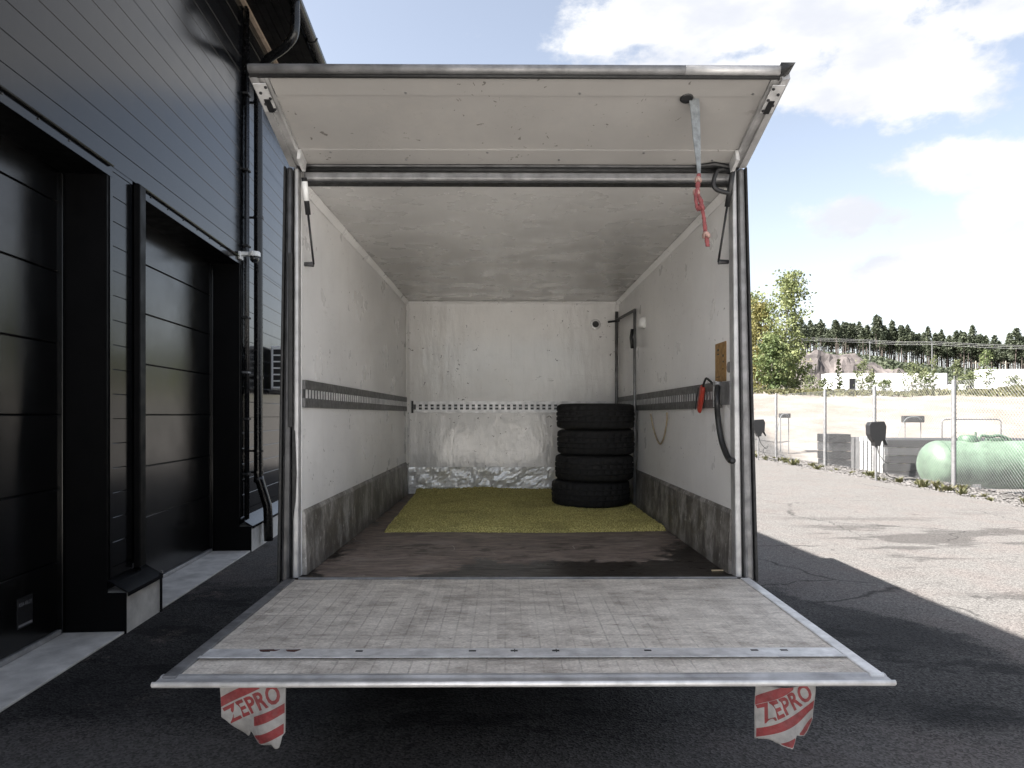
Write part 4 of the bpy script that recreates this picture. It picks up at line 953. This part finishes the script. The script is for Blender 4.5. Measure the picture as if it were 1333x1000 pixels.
# ================================================================== WARNING FLAGS UNDER THE LIFT
def flag(name_label, x0, x1, z_bot, edge, seed, curl, gr):
    d = 2.075
    X0, X1 = (x0 - 667) / 889 * d, (x1 - 667) / 889 * d
    Zt = BED - 0.045; Zv = 1.6 - (898 - 540) / 889 * d; Zb = 1.6 - (z_bot - 540) / 889 * d
    Wd, Hd = X1 - X0, Zv - Zb
    f = thing('warning_flag', name_label, 'flag', ((X0 + X1) / 2, d, Zt), 0, gr)
    def S(u, v, o=0.0):
        """v 0 at the first visible line, 1 at the lowest; negative above"""
        x = (u - 0.5) * Wd * (1 - 0.02 * v); z = (Zv - Zt) - v * Hd
        y = 0.022 * math.sin(u * 5.2 + seed) * (0.4 + max(v, 0)) + curl * max(0.0, v - 0.45) ** 2 * (1.2 - u if seed < 1 else u) * 0.35 + 0.004 * math.sin(u * 11 + v * 5)
        return Vector((x, y - o, z))
    def eb(u):
        for (u0, v0), (u1, v1) in zip(edge[:-1], edge[1:]):
            if u0 <= u <= u1: return v0 + (v1 - v0) * (u - u0) / max(1e-6, u1 - u0)
        return edge[-1][1]
    vt = (Zt - 0 - Zv) / -Hd if False else -(Zt - Zv) / Hd
    b = MB(); nu, nv = 48, 24
    rr = random.Random(int(seed * 10) + 2)
    jag = [eb(i / nu) + rr.uniform(-0.006, 0.006) for i in range(nu + 1)]
    for j in range(nv + 1):
        for i in range(nu + 1):
            v = vt + (jag[i] - vt) * j / nv
            b.v.append(tuple(S(i / nu, v)))
    b.f = [(j * (nu + 1) + i, j * (nu + 1) + i + 1, (j + 1) * (nu + 1) + i + 1, (j + 1) * (nu + 1) + i) for j in range(nv) for i in range(nu)]
    cl = b.build('cloth', M['flag_white'], f, smooth=True)
    so = cl.modifiers.new('thick', 'SOLIDIFY'); so.thickness = 0.0015; so.offset = 1
    slope = 0.50 * Wd / Hd      # rise across the full width, in v
    def stripe(v_left, th, u0, u1, nm):
        s = MB(); n = 30
        cols_ = []
        for i in range(n + 1):
            u = u0 + (u1 - u0) * i / n; a = v_left - slope * u
            lo = min(a + th, eb(u) - 0.02); a = max(a, vt); lo = max(lo, a)
            cols_.append((S(u, a, 0.0022), S(u, (a + lo) / 2, 0.0022), S(u, lo, 0.0022)))
        for i in range(n):
            q = cols_[i] + cols_[i + 1]
            if (q[2] - q[0]).length < 1e-3 or (q[5] - q[3]).length < 1e-3:
                if s.f: s.build(nm, M['flag_red'], f); s = MB()
                continue
            s.add(q, [(0, 3, 4, 1), (1, 4, 5, 2)])
        if s.f: s.build(nm, M['flag_red'], f)
    stripe(0.15, 0.18, 0.005, 0.60, 'red_stripe')
    stripe(0.79, 0.17, 0.02 if seed > 1 else 0.50, 0.99, 'red_stripe')
    stripe(1.14, 0.18, 0.25, 0.98, 'red_stripe')
    tvs, tfs = text_mesh('ZEPRO', 0.074, 0.0022, 0.70, 1.08)
    xs = [p[0] for p in tvs]; k = 0.94 * Wd / (max(xs) - min(xs))
    ang = math.atan2(slope * Hd, Wd); tb = MB(); pts = []
    for (tx, ty) in tvs:
        tx *= k; ty *= 1.0
        X = tx * math.cos(ang) - ty * math.sin(ang); Zq = tx * math.sin(ang) + ty * math.cos(ang)
        pts.append(S(0.50 + X / Wd, 0.265 - Zq / Hd, 0.0026))
    tb.add(pts, tfs).build('lettering', M['flag_red'], f)
    return f
flag('torn red and white warning flag lettered ZEPRO below the lift corner beside the building', 286, 374, 972,
     [(0, 0.50), (0.08, 0.60), (0.2, 0.80), (0.32, 0.98), (0.36, 0.92), (0.42, 0.80), (0.50, 0.90), (0.58, 0.98), (0.80, 0.92), (0.85, 1.0), (0.93, 0.98), (0.95, 0.80), (1.0, 0.72)], 0.4, 0.35, 'flags under the tail lift')
flag('shaded red and white warning flag lettered ZEPRO below the lift corner beside the open yard', 985, 1063, 966,
     [(0, 0.99), (0.1, 0.96), (0.2, 0.93), (0.38, 0.98), (0.50, 0.99), (0.55, 0.90), (0.60, 0.78), (0.76, 0.84), (0.86, 0.80), (0.95, 0.70), (1.0, 0.60)], 2.2, -0.30, 'flags under the tail lift')

# ================================================================== FENCE AND YARD EDGE
FX = 9.9
posts = [5.0, 8.6, 12.1, 15.3, 18.65, 21.6, 25.6, 29.2, 32.8]
FEN = thing('wire_fence', 'galvanised chain-link fence with round steel posts along the yard edge', 'fence', (FX, 5.0, 0))
FH = 2.36
for y in posts:
    po = MB().lathe([(0.0, -0.4), (0.048, -0.4), (0.048, FH + 0.02), (0.040, FH + 0.05), (0.0, FH + 0.055)], 12, (0, y - 5.0, terrain_z(FX, y))).build('fence_post', M['galvanised'], FEN, auto=40)
# woven wire, all strands of it in one mesh
b = MB(); sp_ = 0.085; y0, y1 = 7.5, 31.0; hh = FH - 0.06; rw = 0.0026
def strand(p, q):
    p, q = Vector(p), Vector(q); t = (q - p).normalized(); u = Vector((1, 0, 0)); w = t.cross(u)
    vs = [c + (u * math.cos(a) + w * math.sin(a)) * rw for c in (p, q) for a in (0.5, 0.5 + 2 * math.pi / 3, 0.5 + 4 * math.pi / 3)]
    b.add(vs, [(0, 1, 4, 3), (1, 2, 5, 4), (2, 0, 3, 5)])
k = 0
while y0 - hh + k * sp_ < y1:
    ya = y0 - hh + k * sp_
    a0, a1 = max(ya, y0), min(ya + hh, y1)
    if a1 > a0:
        strand((0.045, a0 - 5, 0.05 + (a0 - ya)), (0.045, a1 - 5, 0.05 + (a1 - ya)))
        strand((0.049, a0 - 5, 0.05 + hh - (a0 - ya)), (0.049, a1 - 5, 0.05 + hh - (a1 - ya)))
    k += 1
w = b.build('wire_mesh', M['galvanised'], FEN); tag(w, kind='stuff')
for z in (0.06, 1.2, FH - 0.01):
    MB().tube([(0.047, y0 - 5, z), (0.047, y1 - 5, z)], 0.003, 5).build('tension_wire', M['galvanised'], FEN)

def heater_post(x, y, label):
    t = thing('heater_post', label, 'power post', (x, y, 0.0), 0, 'vehicle power posts by the fence')
    MB().lathe([(0.0, -0.2), (0.028, -0.2), (0.028, 1.05), (0.0, 1.05)], 10).build('pole', M['galvanised'], t, auto=40)
    MB().prism([(-0.20, 1.12), (-0.13, 0.98), (-0.09, 0.95), (-0.06, 0.84), (0.06, 0.84), (0.10, 0.96), (0.19, 1.02), (0.21, 1.32), (0.16, 1.44), (-0.17, 1.42), (-0.21, 1.34)], -0.10, 0.10, 'y').build('socket_box', M['black_plastic'], t, bevel=0.015)
    MB().prism([(0.13, 1.04), (0.20, 1.02), (0.27, 0.86), (0.25, 0.85), (0.19, 0.93)], -0.03, 0.03, 'y').build('lid_handle', M['black_plastic'], t)
    MB().tube(bez([(0.0, -0.05, 0.86), (0.05, -0.08, 0.62), (0.22, -0.10, 0.42), (0.32, -0.06, 0.50), (0.16, -0.02, 0.36), (0.30, 0.0, 0.12), (0.62, 0.0, 0.02)], 6), 0.010, 6).build('cable', M['black_plastic'], t, smooth=True)
heater_post(8.86, 16.62, 'grey pole with bulky black socket box nearer the green tank by the fence')
heater_post(8.66, 24.0, 'grey pole with black socket box standing beside the truck jamb, farther along the fence')

# weeds at the asphalt edge: each plant on its own
def weed_mesh(seed, n, h, spread):
    r2 = random.Random(seed); b = MB()
    for i in range(n):
        a = r2.uniform(0, 6.283); ln = h * r2.uniform(.5, 1.0); lean = r2.uniform(.15, .8) * spread
        p0 = Vector((r2.gauss(0, .05), r2.gauss(0, .05), -0.01)); dv = Vector((math.cos(a) * lean, math.sin(a) * lean, ln))
        sd = Vector((-math.sin(a), math.cos(a), 0)) * r2.uniform(.012, .03)
        b.add([p0 - sd * .4, p0 + sd * .4, p0 + dv * .6 + sd, p0 + dv + Vector((0, 0, -ln * .12)), p0 + dv * .6 - sd], [(0, 1, 2, 3, 4)])
    return b.mesh('weed_plant', M['weed'])
wm = [weed_mesh(i, 46, 0.24 + 0.05 * i, 0.22 + 0.05 * i) for i in range(4)]
rw_ = random.Random(21)
for i in range(40):
    y = 11.0 + 15.5 * (i + rw_.random()) / 40; x = 8.95 + abs(rw_.gauss(0, 0.30))
    o = put('weed_plant', wm[i % 4]); s = rw_.uniform(.22, .5) if rw_.random() < .7 else rw_.uniform(.5, 1.0); o.location = (x, y, terrain_z(x, y) + 0.01); o.scale = (s * 1.2, s * 1.2, s); o.rotation_euler = (0, 0, rw_.uniform(0, 6))
    tag(o, 'yellow-green weed growing in the gravel between asphalt and wire fence', 'weed', 'weeds along the fence')

# ================================================================== BEHIND THE FENCE
GZ = -0.45
# green gas tank lying along the fence bottom
tk = thing('gas_tank', 'pale green cylindrical gas tank lying behind the wire fence', 'tank', (13.0, 17.3, GZ))
zc, rt = 0.78, 0.615
prof = []
for a in range(0, 91, 10): prof.append((rt * math.sin(R(a)), -2.2 - 0.42 * math.cos(R(a))))
prof += [(rt, -1.0), (rt, 1.2)]
for a in range(90, -1, -10): prof.append((rt * math.sin(R(a)), 2.2 + 0.42 * math.cos(R(a))))
MB().lathe(prof, 48, (0, 0, zc), 'x').build('shell', M['tank_green'], tk, auto=30)
for x in (-2.2, 0.0, 2.2):
    MB().lathe([(rt, -0.012), (rt + 0.006, -0.012), (rt + 0.006, 0.012), (rt, 0.012)], 48, (x, 0, zc), 'x').build('weld_seam', M['tank_green_dark'], tk)
for x in (-1.5, 1.5):
    MB().box(x - 0.1, x + 0.1, -0.42, 0.42, -0.1, 0.36).build('saddle', M['concrete'], tk)
MB().lathe([(0.0, 0.0), (0.22, 0.0), (0.22, 0.10), (0.17, 0.16), (0.0, 0.18)], 20, (-1.45, 0, zc + rt - 0.03)).build('valve_dome', M['tank_green_dark'], tk, auto=40)
MB().tube(bez([(-1.2, -0.05, zc + rt - 0.02), (-1.15, -0.05, zc + rt + 0.12), (-0.9, -0.05, zc + rt + 0.10), (-0.7, -0.05, zc + rt + 0.13), (-0.45, -0.05, zc + rt + 0.04), (-0.40, -0.05, zc + rt - 0.03)], 5), 0.04, 8).build('fill_pipe', M['tank_green_dark'], tk, smooth=True)
MB().box(-0.95, -0.60, -0.12, 0.1, zc + rt - 0.02, zc + rt + 0.06).build('valve_block', M['tank_green_dark'], tk, bevel=0.01)
MB().tube([(-1.25, 0, zc + rt - 0.02), (-1.25, 0, zc + rt + 0.22)], 0.025, 8).build('vent_stub', M['tank_green_dark'], tk)

def slab_stack(x0, x1, y0, y1, h, n, label, seed):
    """dark slabs piled on pale spacers"""
    t = thing('slab_stack', label, 'slab stack', ((x0 + x1) / 2, y0, GZ), R(1.5 if seed == 1 else -0.6))
    w = (x1 - x0) / 2; dp_ = y1 - y0; r3 = random.Random(seed); th = h / n
    for k in range(n):
        a_, c_ = r3.uniform(-.025, .025), r3.uniform(-.03, .03)
        MB().box(-w + a_, w + a_, c_, dp_ + c_, k * th + 0.022, (k + 1) * th - 0.004).build('slab', M['mesh_dark'] if k % 3 else M['slab_grey'], t, bevel=0.01)
        for q in range(2 + int(w)):
            xx = -w * .8 + 1.6 * w * q / (1 + int(w))
            MB().box(xx - .04, xx + .04, 0.02, dp_ - .02, k * th - 0.003, k * th + 0.0215).build('spacer', M['pole_wood'], t)
    return t
simple('slab_grey', (0.034, 0.035, 0.037), 0.8, 0, 0.3, 4.0)
slab_stack(10.30, 11.03, 22.2, 23.0, 1.42, 5, 'dark grey slab stack standing left of the white slatted crate', 1)
slab_stack(11.78, 17.2, 21.4, 23.6, 1.26, 5, 'long dark slab stack lying behind the green tank', 2)
cr = thing('slatted_crate', 'white crate with upright slats between two dark slab stacks', 'crate', (11.42, 21.6, GZ))
for k in range(6):
    MB().box(-0.40 + k * 0.125, -0.40 + k * 0.125 + 0.082, -0.02, 0.02, 0.0, 1.36).build('slat', M['white_paint'], cr, bevel=0.006)
for z in (0.12, 1.22):
    MB().box(-0.40, 0.31, 0.021, 0.05, z, z + 0.09).build('batten', M['white_paint'], cr)
MB().box(-0.39, 0.30, 0.055, 0.65, 0.0, 1.33).build('core', M['galvanised'], cr)
MB().box(0.33, 0.78, 0.0, 0.5, 0.30, 1.02).build('control_cabinet', M['white_plastic'], cr, bevel=0.02)
MB().box(0.32, 0.36, 0.05, 0.5, 0.0, 0.30).box(0.74, 0.78, 0.05, 0.5, 0.0, 0.30).build('cabinet_legs', M['galvanised'], cr)

# tube barrier
tb_ = thing('tube_barrier', 'pale steel tube barrier with rounded corners on the sandy ground', 'barrier', (17.9, 26.6, terrain_z(17.9, 26.6)))
w, h = 1.15, 1.85
pth = []
for (cx, cz, a0) in ((w - 0.15, h - 0.15, 0), (-w + 0.15, h - 0.15, 90)):
    pth += [(cx + 0.15 * math.cos(R(a0 + k * 15)), 0, cz + 0.15 * math.sin(R(a0 + k * 15))) for k in range(7)]
MB().tube([(w, 0, -0.2)] + pth + [(-w, 0, -0.2)], 0.03, 8).build('hoop', M['galvanised'], tb_, smooth=True)
MB().tube([(-w, 0, 0.9), (w, 0, 0.9)], 0.02, 8).build('middle_rail', M['galvanised'], tb_, smooth=True)
def cable_trough(x, y, z, w, h, label):
    t = thing('cable_box', label, 'box', (x, y, terrain_z(x, y)), 0, 'black cable boxes behind the fence')
    zz = z - terrain_z(x, y)
    MB().box(-w / 2, w / 2, -0.1, 0.1, zz, zz + h).build('housing', M['black_plastic'], t, bevel=0.02)
    for s in (-0.38, 0.38): MB().tube([(s * w, 0, -0.2), (s * w, 0, zz)], 0.022, 6).build('leg', M['galvanised'], t)
    MB().tube(bez([(w * .3, -0.12, zz + h * .4), (w * .1, -0.15, zz + h * .8), (-w * .45, -0.15, zz + h * .5), (-w * .8, -0.12, zz - .5), (-w * 1.0, -0.1, zz - 1.2)], 6), 0.014, 6).build('hose', M['strap_grey'], t, smooth=True)
c = px(1189, 546, 26.4); cable_trough(c.x, c.y, c.z - 0.12, 0.80, 0.26, 'black cable box on thin legs behind the heater post and white crate')
c = px(1022, 541, 28.5); cable_trough(c.x, c.y, c.z - 0.10, 0.44, 0.19, 'small black cable box on thin legs near the birch trees')

# ================================================================== VEGETATION
def leaf_quad(b, c, s, r2):
    n = Vector((r2.gauss(0, 1), r2.gauss(0, 1), r2.gauss(0, 1))).normalized(); u = n.orthogonal().normalized(); w_ = n.cross(u)
    a = r2.uniform(0, 6.28); u, w_ = u * math.cos(a) + w_ * math.sin(a), w_ * math.cos(a) - u * math.sin(a)
    b.add([c - u * s, c + w_ * s * .55, c + u * s, c - w_ * s * .55], [(0, 1, 2, 3)])
def broadleaf(name, loc, h, rad, n_limb, n_leaf, ls, mat, seed, label, cat='tree', group=None, low=0.12, bark='bark_birch'):
    r2 = random.Random(seed); t = thing(name, label, cat, loc, 0, group)
    tr = MB(); r0 = h * 0.014 + 0.01
    tp = [Vector((0.05 * h * math.sin(z * 3 + seed) * z, 0.04 * h * math.cos(z * 2.3 + seed) * z - 0.04 * h * z, z * h)) for z in [i / 8 for i in range(9)]]
    tp[0].z = -0.25
    tr.tube(tp, [r0 * (1 - 0.9 * i / 8) for i in range(9)], 7)
    cl = []
    for i in range(n_limb):
        f = low + (0.97 - low) * (i + r2.random()) / n_limb; k = min(7, int(f * 8)); base = tp[k].lerp(tp[k + 1], f * 8 - k)
        a = i * 2.4 + r2.uniform(-.5, .5)
        prof = math.sin(math.pi * min(1, max(0.05, (f - low) / (1 - low))) ** 0.75) * .85 + .18
        ln = rad * prof * r2.uniform(.6, 1.15)
        tip = base + Vector((math.cos(a) * ln, math.sin(a) * ln, ln * r2.uniform(.35, .9)))
        mid = base.lerp(tip, .5) + Vector((0, 0, -0.06 * ln))
        tr.tube([base, mid, tip], [r0 * .35 * (1.1 - f), r0 * .2 * (1.1 - f), 0.006], 5, False)
        for q in range(5): cl.append((base.lerp(tip, .35 + .16 * q + r2.uniform(-.05, .05)) + Vector((r2.gauss(0, .1), r2.gauss(0, .1), r2.gauss(0, .1))) * rad * .6, rad * r2.uniform(.10, .24)))
    tr.build('trunk', M[bark], t, smooth=True)
    lf = MB()
    for i in range(n_leaf):
        c, s = cl[int(r2.random() * len(cl))]
        p = c + Vector((r2.gauss(0, s), r2.gauss(0, s), r2.gauss(0, s * .8)))
        leaf_quad(lf, p, ls * r2.uniform(.6, 1.3), r2)
    me = lf.mesh('crown', M[mat]); put('crown', me, t)
    return t
def ground_at(pxx, d): 
    x = (pxx - 667) / 889 * d; return Vector((x, d, terrain_z(x, d)))
broadleaf('birch_tree', ground_at(1022, 46), 8.4, 1.45, 46, 5600, 0.11, 'leaf_birch', 5, 'tall bright green birch with airy top rising above the fence', low=0.06)
broadleaf('birch_tree', ground_at(989, 48), 6.6, 1.3, 36, 4600, 0.11, 'leaf_yellow', 7, 'yellowish birch standing close behind the truck jamb', low=0.05)
broadleaf('birch_tree', ground_at(1006, 44), 3.9, 1.0, 34, 3000, 0.11, 'leaf_dark', 9, 'short dark green leafy tree at the foot of the tall birch', low=0.03)
broadleaf('birch_tree', ground_at(1032, 50), 3.8, 1.1, 28, 2600, 0.11, 'leaf_birch', 14, 'low bushy green birch on the side of the tall birch toward the rock', low=0.03)
broadleaf('birch_tree', ground_at(972, 50), 7.6, 1.7, 36, 4500, 0.11, 'leaf_birch', 12, 'green birch half hidden behind the truck box beside the yellowish birch', low=0.05)
sap = [(1093, 46, 2.6, .35), (1124, 43, 2.2, 1.0), (1134, 46, 1.7, .6), (1188, 41, 2.0, 1.15), (1214, 45, 2.7, .45), (1203, 42, 1.5, .8), (1246, 44, 2.2, .6), (1284, 43, 2.8, .95), (1263, 41, 1.2, .9), (1152, 42, 0.9, .7), (1320, 42, 1.1, 1.0), (1072, 44, 1.1, .8), (1055, 42, 1.2, .8)]
names = ['thin pale sapling at the left end of the white trailer', 'wide bushy sapling before the dark hatch of the white trailer', 'low sapling just right of the trailer hatch sapling', 'broad round bush before the right half of the white trailer',
         'tall thin sapling at the right half of the white trailer', 'low bush at the foot of the tall thin trailer sapling', 'slim sapling between the two white trailers beside the fence post', 'dark conical young spruce at the near end of the farther trailer',
         'low yellow-green bush under the parked white van', 'small shrub on the bank midway along the white trailer', 'low shrub on the bank below the farther white trailer', 'small shrub on the bank between birch trees and trailer', 'small shrub on the bank beside the birch trees']
for i, ((x, d, h, rad), nm) in enumerate(zip(sap, names)):
    broadleaf('sapling', ground_at(x, d), h, rad * .62, 22, 620 if h > 1.4 else 420, 0.07, 'leaf_dark' if i == 7 else 'leaf_sapling', 40 + i, nm, 'shrub', low=0.04)
# rough grass on the top of the bank
r2 = random.Random(77); b = MB()
for i in range(9000):
    y = r2.uniform(35.5, 47); x = y * r2.uniform(0.33, 0.80)
    z = terrain_z(x, y); h = r2.uniform(.08, .32) * (0.5 + 0.9 * max(0, mnoise.noise(Vector((x * .5, y * .5, 2))) + .35)); a = r2.uniform(0, 6.28); s = r2.uniform(.04, .10)
    dv = Vector((math.cos(a), math.sin(a), 0)); p = Vector((x, y, z - .02))
    b.add([p - dv * s, p + dv * s, p + dv * s * .4 + Vector((r2.gauss(0, .08), r2.gauss(0, .08), h)), p - dv * s * .5 + Vector((r2.gauss(0, .08), 0, h * .85))], [(0, 1, 2, 3)])
tag(b.build('bank_grass', M['weed']), 'rough yellow-green grass along the top of the sandy bank', 'grass', kind='stuff')

# rock outcrop
b = MB(); nu, nv = 60, 26
for j in range(nv + 1):
    for i in range(nu + 1):
        u, v = i / nu, j / nv
        x = 46 + 44 * u; y = 112 + 30 * v
        prof = 9.2 * sstep(0.0, 0.16, u) * (1 - sstep(0.34, 1.0, u)) * sstep(0.0, 0.5, v) + 1.0
        nz = mnoise.fractal(Vector((x * .22, y * .22, 1)), .8, 2.2, 5)
        b.v.append((x + 0.7 * mnoise.noise(Vector((x * .5, y * .5, 5))), y + 1.2 * mnoise.noise(Vector((x * .4, y * .4, 9))), terrain_z(x, y) * (1 - v * .6) + prof + nz * 1.0 - 0.8 + 0.35 * math.floor(nz * 4) / 2))
b.f = [(j * (nu + 1) + i, j * (nu + 1) + i + 1, (j + 1) * (nu + 1) + i + 1, (j + 1) * (nu + 1) + i) for j in range(nv) for i in range(nu)]
tag(b.build('rock_outcrop', M['rock']), 'bare grey-brown blasted rock outcrop behind the white trailer', 'rock')

# pines on the ridge
def pine(seed):
    r2 = random.Random(seed); h = 18.0; tr = MB()
    bend = r2.uniform(-.4, .4)
    tr.tube([(0, 0, -0.6), (bend * .3, 0, 5), (bend, .2, 11), (bend * 1.2, .2, h)], [.24, .19, .13, .03], 6, False)
    b = MB(); base = r2.uniform(.48, .60) * h
    for i in range(560):
        f = r2.random() ** .8; z = base + (h - base) * f; env = (1.0 - f) ** .6 * 2.5 + .3
        if r2.random() < .3: env *= .5
        a = r2.uniform(0, 6.28); rr = env * math.sqrt(r2.random()) * r2.uniform(.6, 1.1)
        c = Vector((bend + rr * math.cos(a), .2 + rr * math.sin(a), z - rr * .18 + r2.gauss(0, .2)))
        leaf_quad(b, c, r2.uniform(.28, .62), r2)
    for i in range(26):
        z = base * r2.uniform(.55, 1.0); a = r2.uniform(0, 6.28); c = Vector((math.cos(a) * .7, math.sin(a) * .7, z)); leaf_quad(b, c, .3, r2)
    return tr.mesh('trunk', M['bark_pine'], True), b.mesh('crown', M['needles'])
PN = [pine(s) for s in (3, 4, 5, 6, 7)]
r2 = random.Random(31); npine = 0
for row, (d0, cnt) in enumerate(((234, 76), (246, 84), (258, 70))):
    for i in range(cnt):
        u = 1036 + (1350 - 1036) * (i + r2.uniform(.05, .95)) / cnt; d = d0 + r2.uniform(-7, 7)
        x = (u - 667) / 889 * d; tm, cm = PN[int(r2.random() * 5)]
        s = r2.uniform(.62, .92) * (1.0 + 0.18 * (u - 1036) / 314)
        t = thing('pine_tree', 'dark pine with bare lower trunk in the tree line on the ridge', 'tree', (x, d, terrain_z(x, d)), r2.uniform(0, 6.28), 'pines on the ridge')
        t.scale = (s * r2.uniform(.85, 1.15), s * r2.uniform(.85, 1.15), s * r2.uniform(.66, .88))
        put('trunk', tm, t); put('crown', cm, t); npine += 1
# undergrowth over the slope below the pines
b = MB()
for i in range(5200):
    d = r2.uniform(150, 246); u = r2.uniform(1030, 1350)
    x = (u - 667) / 889 * d
    if 46 < x < 84 and d < 142: continue
    p = Vector((x, d, terrain_z(x, d))); hgt = r2.uniform(.2, 1.4) * (.5 if d > 205 else .9)
    for q in range(3): leaf_quad(b, p + Vector((r2.gauss(0, .5), r2.gauss(0, .5), hgt * r2.random())), r2.uniform(.3, .8), r2)
tag(b.build('undergrowth', M['needles']), 'dark low undergrowth covering the slope below the pines', 'undergrowth', kind='stuff')

# ================================================================== FAR VEHICLES, POLES, WIRES
def trailer(x0, x1, d, zb, zt, label, hatch=None, rz=0.0):
    L_ = x1 - x0; z0 = terrain_z((x0 + x1) / 2, d)
    t = thing('trailer', label, 'trailer', ((x0 + x1) / 2, d, z0), rz); b0, b1 = zb - z0, zt - z0
    MB().box(-L_ / 2, L_ / 2, 0, 2.5, b0, b1).build('body', M['white_paint'], t, bevel=0.04)
    for x in (-L_ / 2, L_ / 2 - 0.12):
        MB().box(x - 0.01, x + 0.13, -0.03, -0.002, b0, b1).build('corner_post', M['galvanised'] if x > 0 else M['white_paint'], t)
    MB().box(-L_ / 2, L_ / 2, -0.03, -0.002, b0 - 0.14, b0 - 0.002).build('side_rail', M['galvanised'], t)
    for x in (-L_ * .18, -L_ * .26, -L_ * .34):
        MB().lathe([(0.0, -0.14), (.36, -0.14), (.46, -.1), (.46, .1), (.36, .14), (0, .14)], 20, (x, 0.35, 0.45), 'y').build('wheel', M['tyre_rubber'], t, auto=40)
    for x in (L_ * .28, ): MB().box(x, x + .12, .5, .62, 0.0, b0).build('landing_leg', M['galvanised'], t)
    if hatch: MB().box(hatch[0], hatch[1], -0.035, -0.003, b0 + hatch[2], b0 + hatch[3]).build('dark_hatch', M['black_plastic'], t)
    return t
d = 84.0
trailer(39.2, 53.6, d, px(0, 514, d).z, px(0, 486, d).z, 'long white box trailer with a dark hatch parked on the bank', (-4.9, -4.2, 0.35, 2.0))
trailer(59.2, 72.8, d + 1, px(0, 511, d).z, px(0, 480, d).z, 'white box trailer parked right of the gap with the van')
def van(x, d, label):
    z = terrain_z(x, d); t = thing('parked_van', label, 'van', (x, d, z))
    MB().prism([(-1.6, .35), (1.9, .35), (1.95, .9), (1.35, 1.1), (.9, 1.75), (.5, 1.85), (-1.6, 1.85)], 0, 1.8, 'y').build('body', M['white_paint'], t, bevel=.06)
    MB().prism([(.2, 1.15), (1.2, 1.15), (.82, 1.68), (.2, 1.68)], -.012, -.002, 'y').build('side_window', M['glass_dark'], t)
    for xx in (-1.0, 1.25): MB().lathe([(0, -.1), (.33, -.1), (.34, .1), (0, .1)], 18, (xx, .05, .33), 'y').build('wheel', M['tyre_rubber'], t)
    for k in range(5): MB().box(-1.35 + k * .25, -1.18 + k * .25, -.010, -.002, .85, 1.12).build('dark_mark', M['ink'], t)
van(57.0, 86, 'white van with dark marks parked between the two white trailers')
x0 = px(1075, 0, 86).x
cb = thing('site_cabin', 'low white cabin just left of the long white trailer', 'cabin', (x0 - .4, 86, terrain_z(x0, 86)))
MB().box(-1.1, 1.3, 0, 2.2, 0.15, 1.35).build('wall', M['white_paint'], cb, bevel=.03)
MB().box(-1.2, 1.4, -.1, 2.3, 1.352, 1.45).build('roof', M['galvanised'], cb)
MB().box(-.3, .3, -.012, -.002, .55, 1.1).build('window', M['glass_dark'], cb)

def pole(u, d, ytop, label, r=.10, lampy=False, mat='pole_wood', name='utility_pole', cat='pole', group=None):
    x = (u - 667) / 889 * d; z = terrain_z(x, d); h = px(0, ytop, d).z - z
    t = thing(name, label, cat, (x, d, z), 0, group)
    MB().tube([(0, 0, -.4), (0, 0, h)], [r, r * .7], 8).build('shaft', M[mat], t)
    if lampy: MB().box(-.35, .35, -.18, .18, h, h + .16).build('lamp_head', M['galvanised'], t, bevel=.03)
    else: MB().box(-.8, .8, -.06, .06, h - .5, h - .38).build('crossarm', M[mat], t)
    return Vector((x, d, z + h - .4))
pole(1243, 92, 473, 'pale lamp post standing in the gap between the two white trailers', .11, True, 'galvanised', 'lamp_post', 'lamp post')
pole(1047, 60, 464, 'slim pale pole rising beside the birch trees before the rock', .055, False)
pole(1257, 150, 474, 'pale lamp post before the pines right of the trailer gap post', .12, True, 'galvanised', 'lamp_post', 'lamp post')
pole(1271, 150, 470, 'wooden pole before the pines above the parked white van', .15)
pole(1310, 150, 470, 'wooden pole before the pines above the farther trailer', .15)
a1 = pole(1133, 200, 444, 'tall thin utility pole carrying wires before the pines above the rock', .17, False, 'galvanised')
a2 = pole(1214, 188, 446, 'tall thin utility pole carrying wires above the end of the long trailer', .17, False, 'galvanised')
for k, (off, dz) in enumerate(((-.7, 0.1), (0.0, .7), (.7, 0.1))):
    pts = [px(905, 434, 262), a1, a2, px(1400, 455, 165)]
    path = []
    for p, q in zip(pts[:-1], pts[1:]):
        for i in range(12):
            t_ = i / 12; c = p.lerp(q, t_); path.append(c + Vector((off * .3, off, dz + off * .45 - .25 * 4 * t_ * (1 - t_))))
    path.append(pts[-1] + Vector((off * .3, off, dz + off * .45)))
    tag(MB().tube(path, 0.03, 5).build('power_line', M['galvanised'], smooth=True), 'thin power line wire strung between the utility poles before the pines', 'wire', 'power line wires')
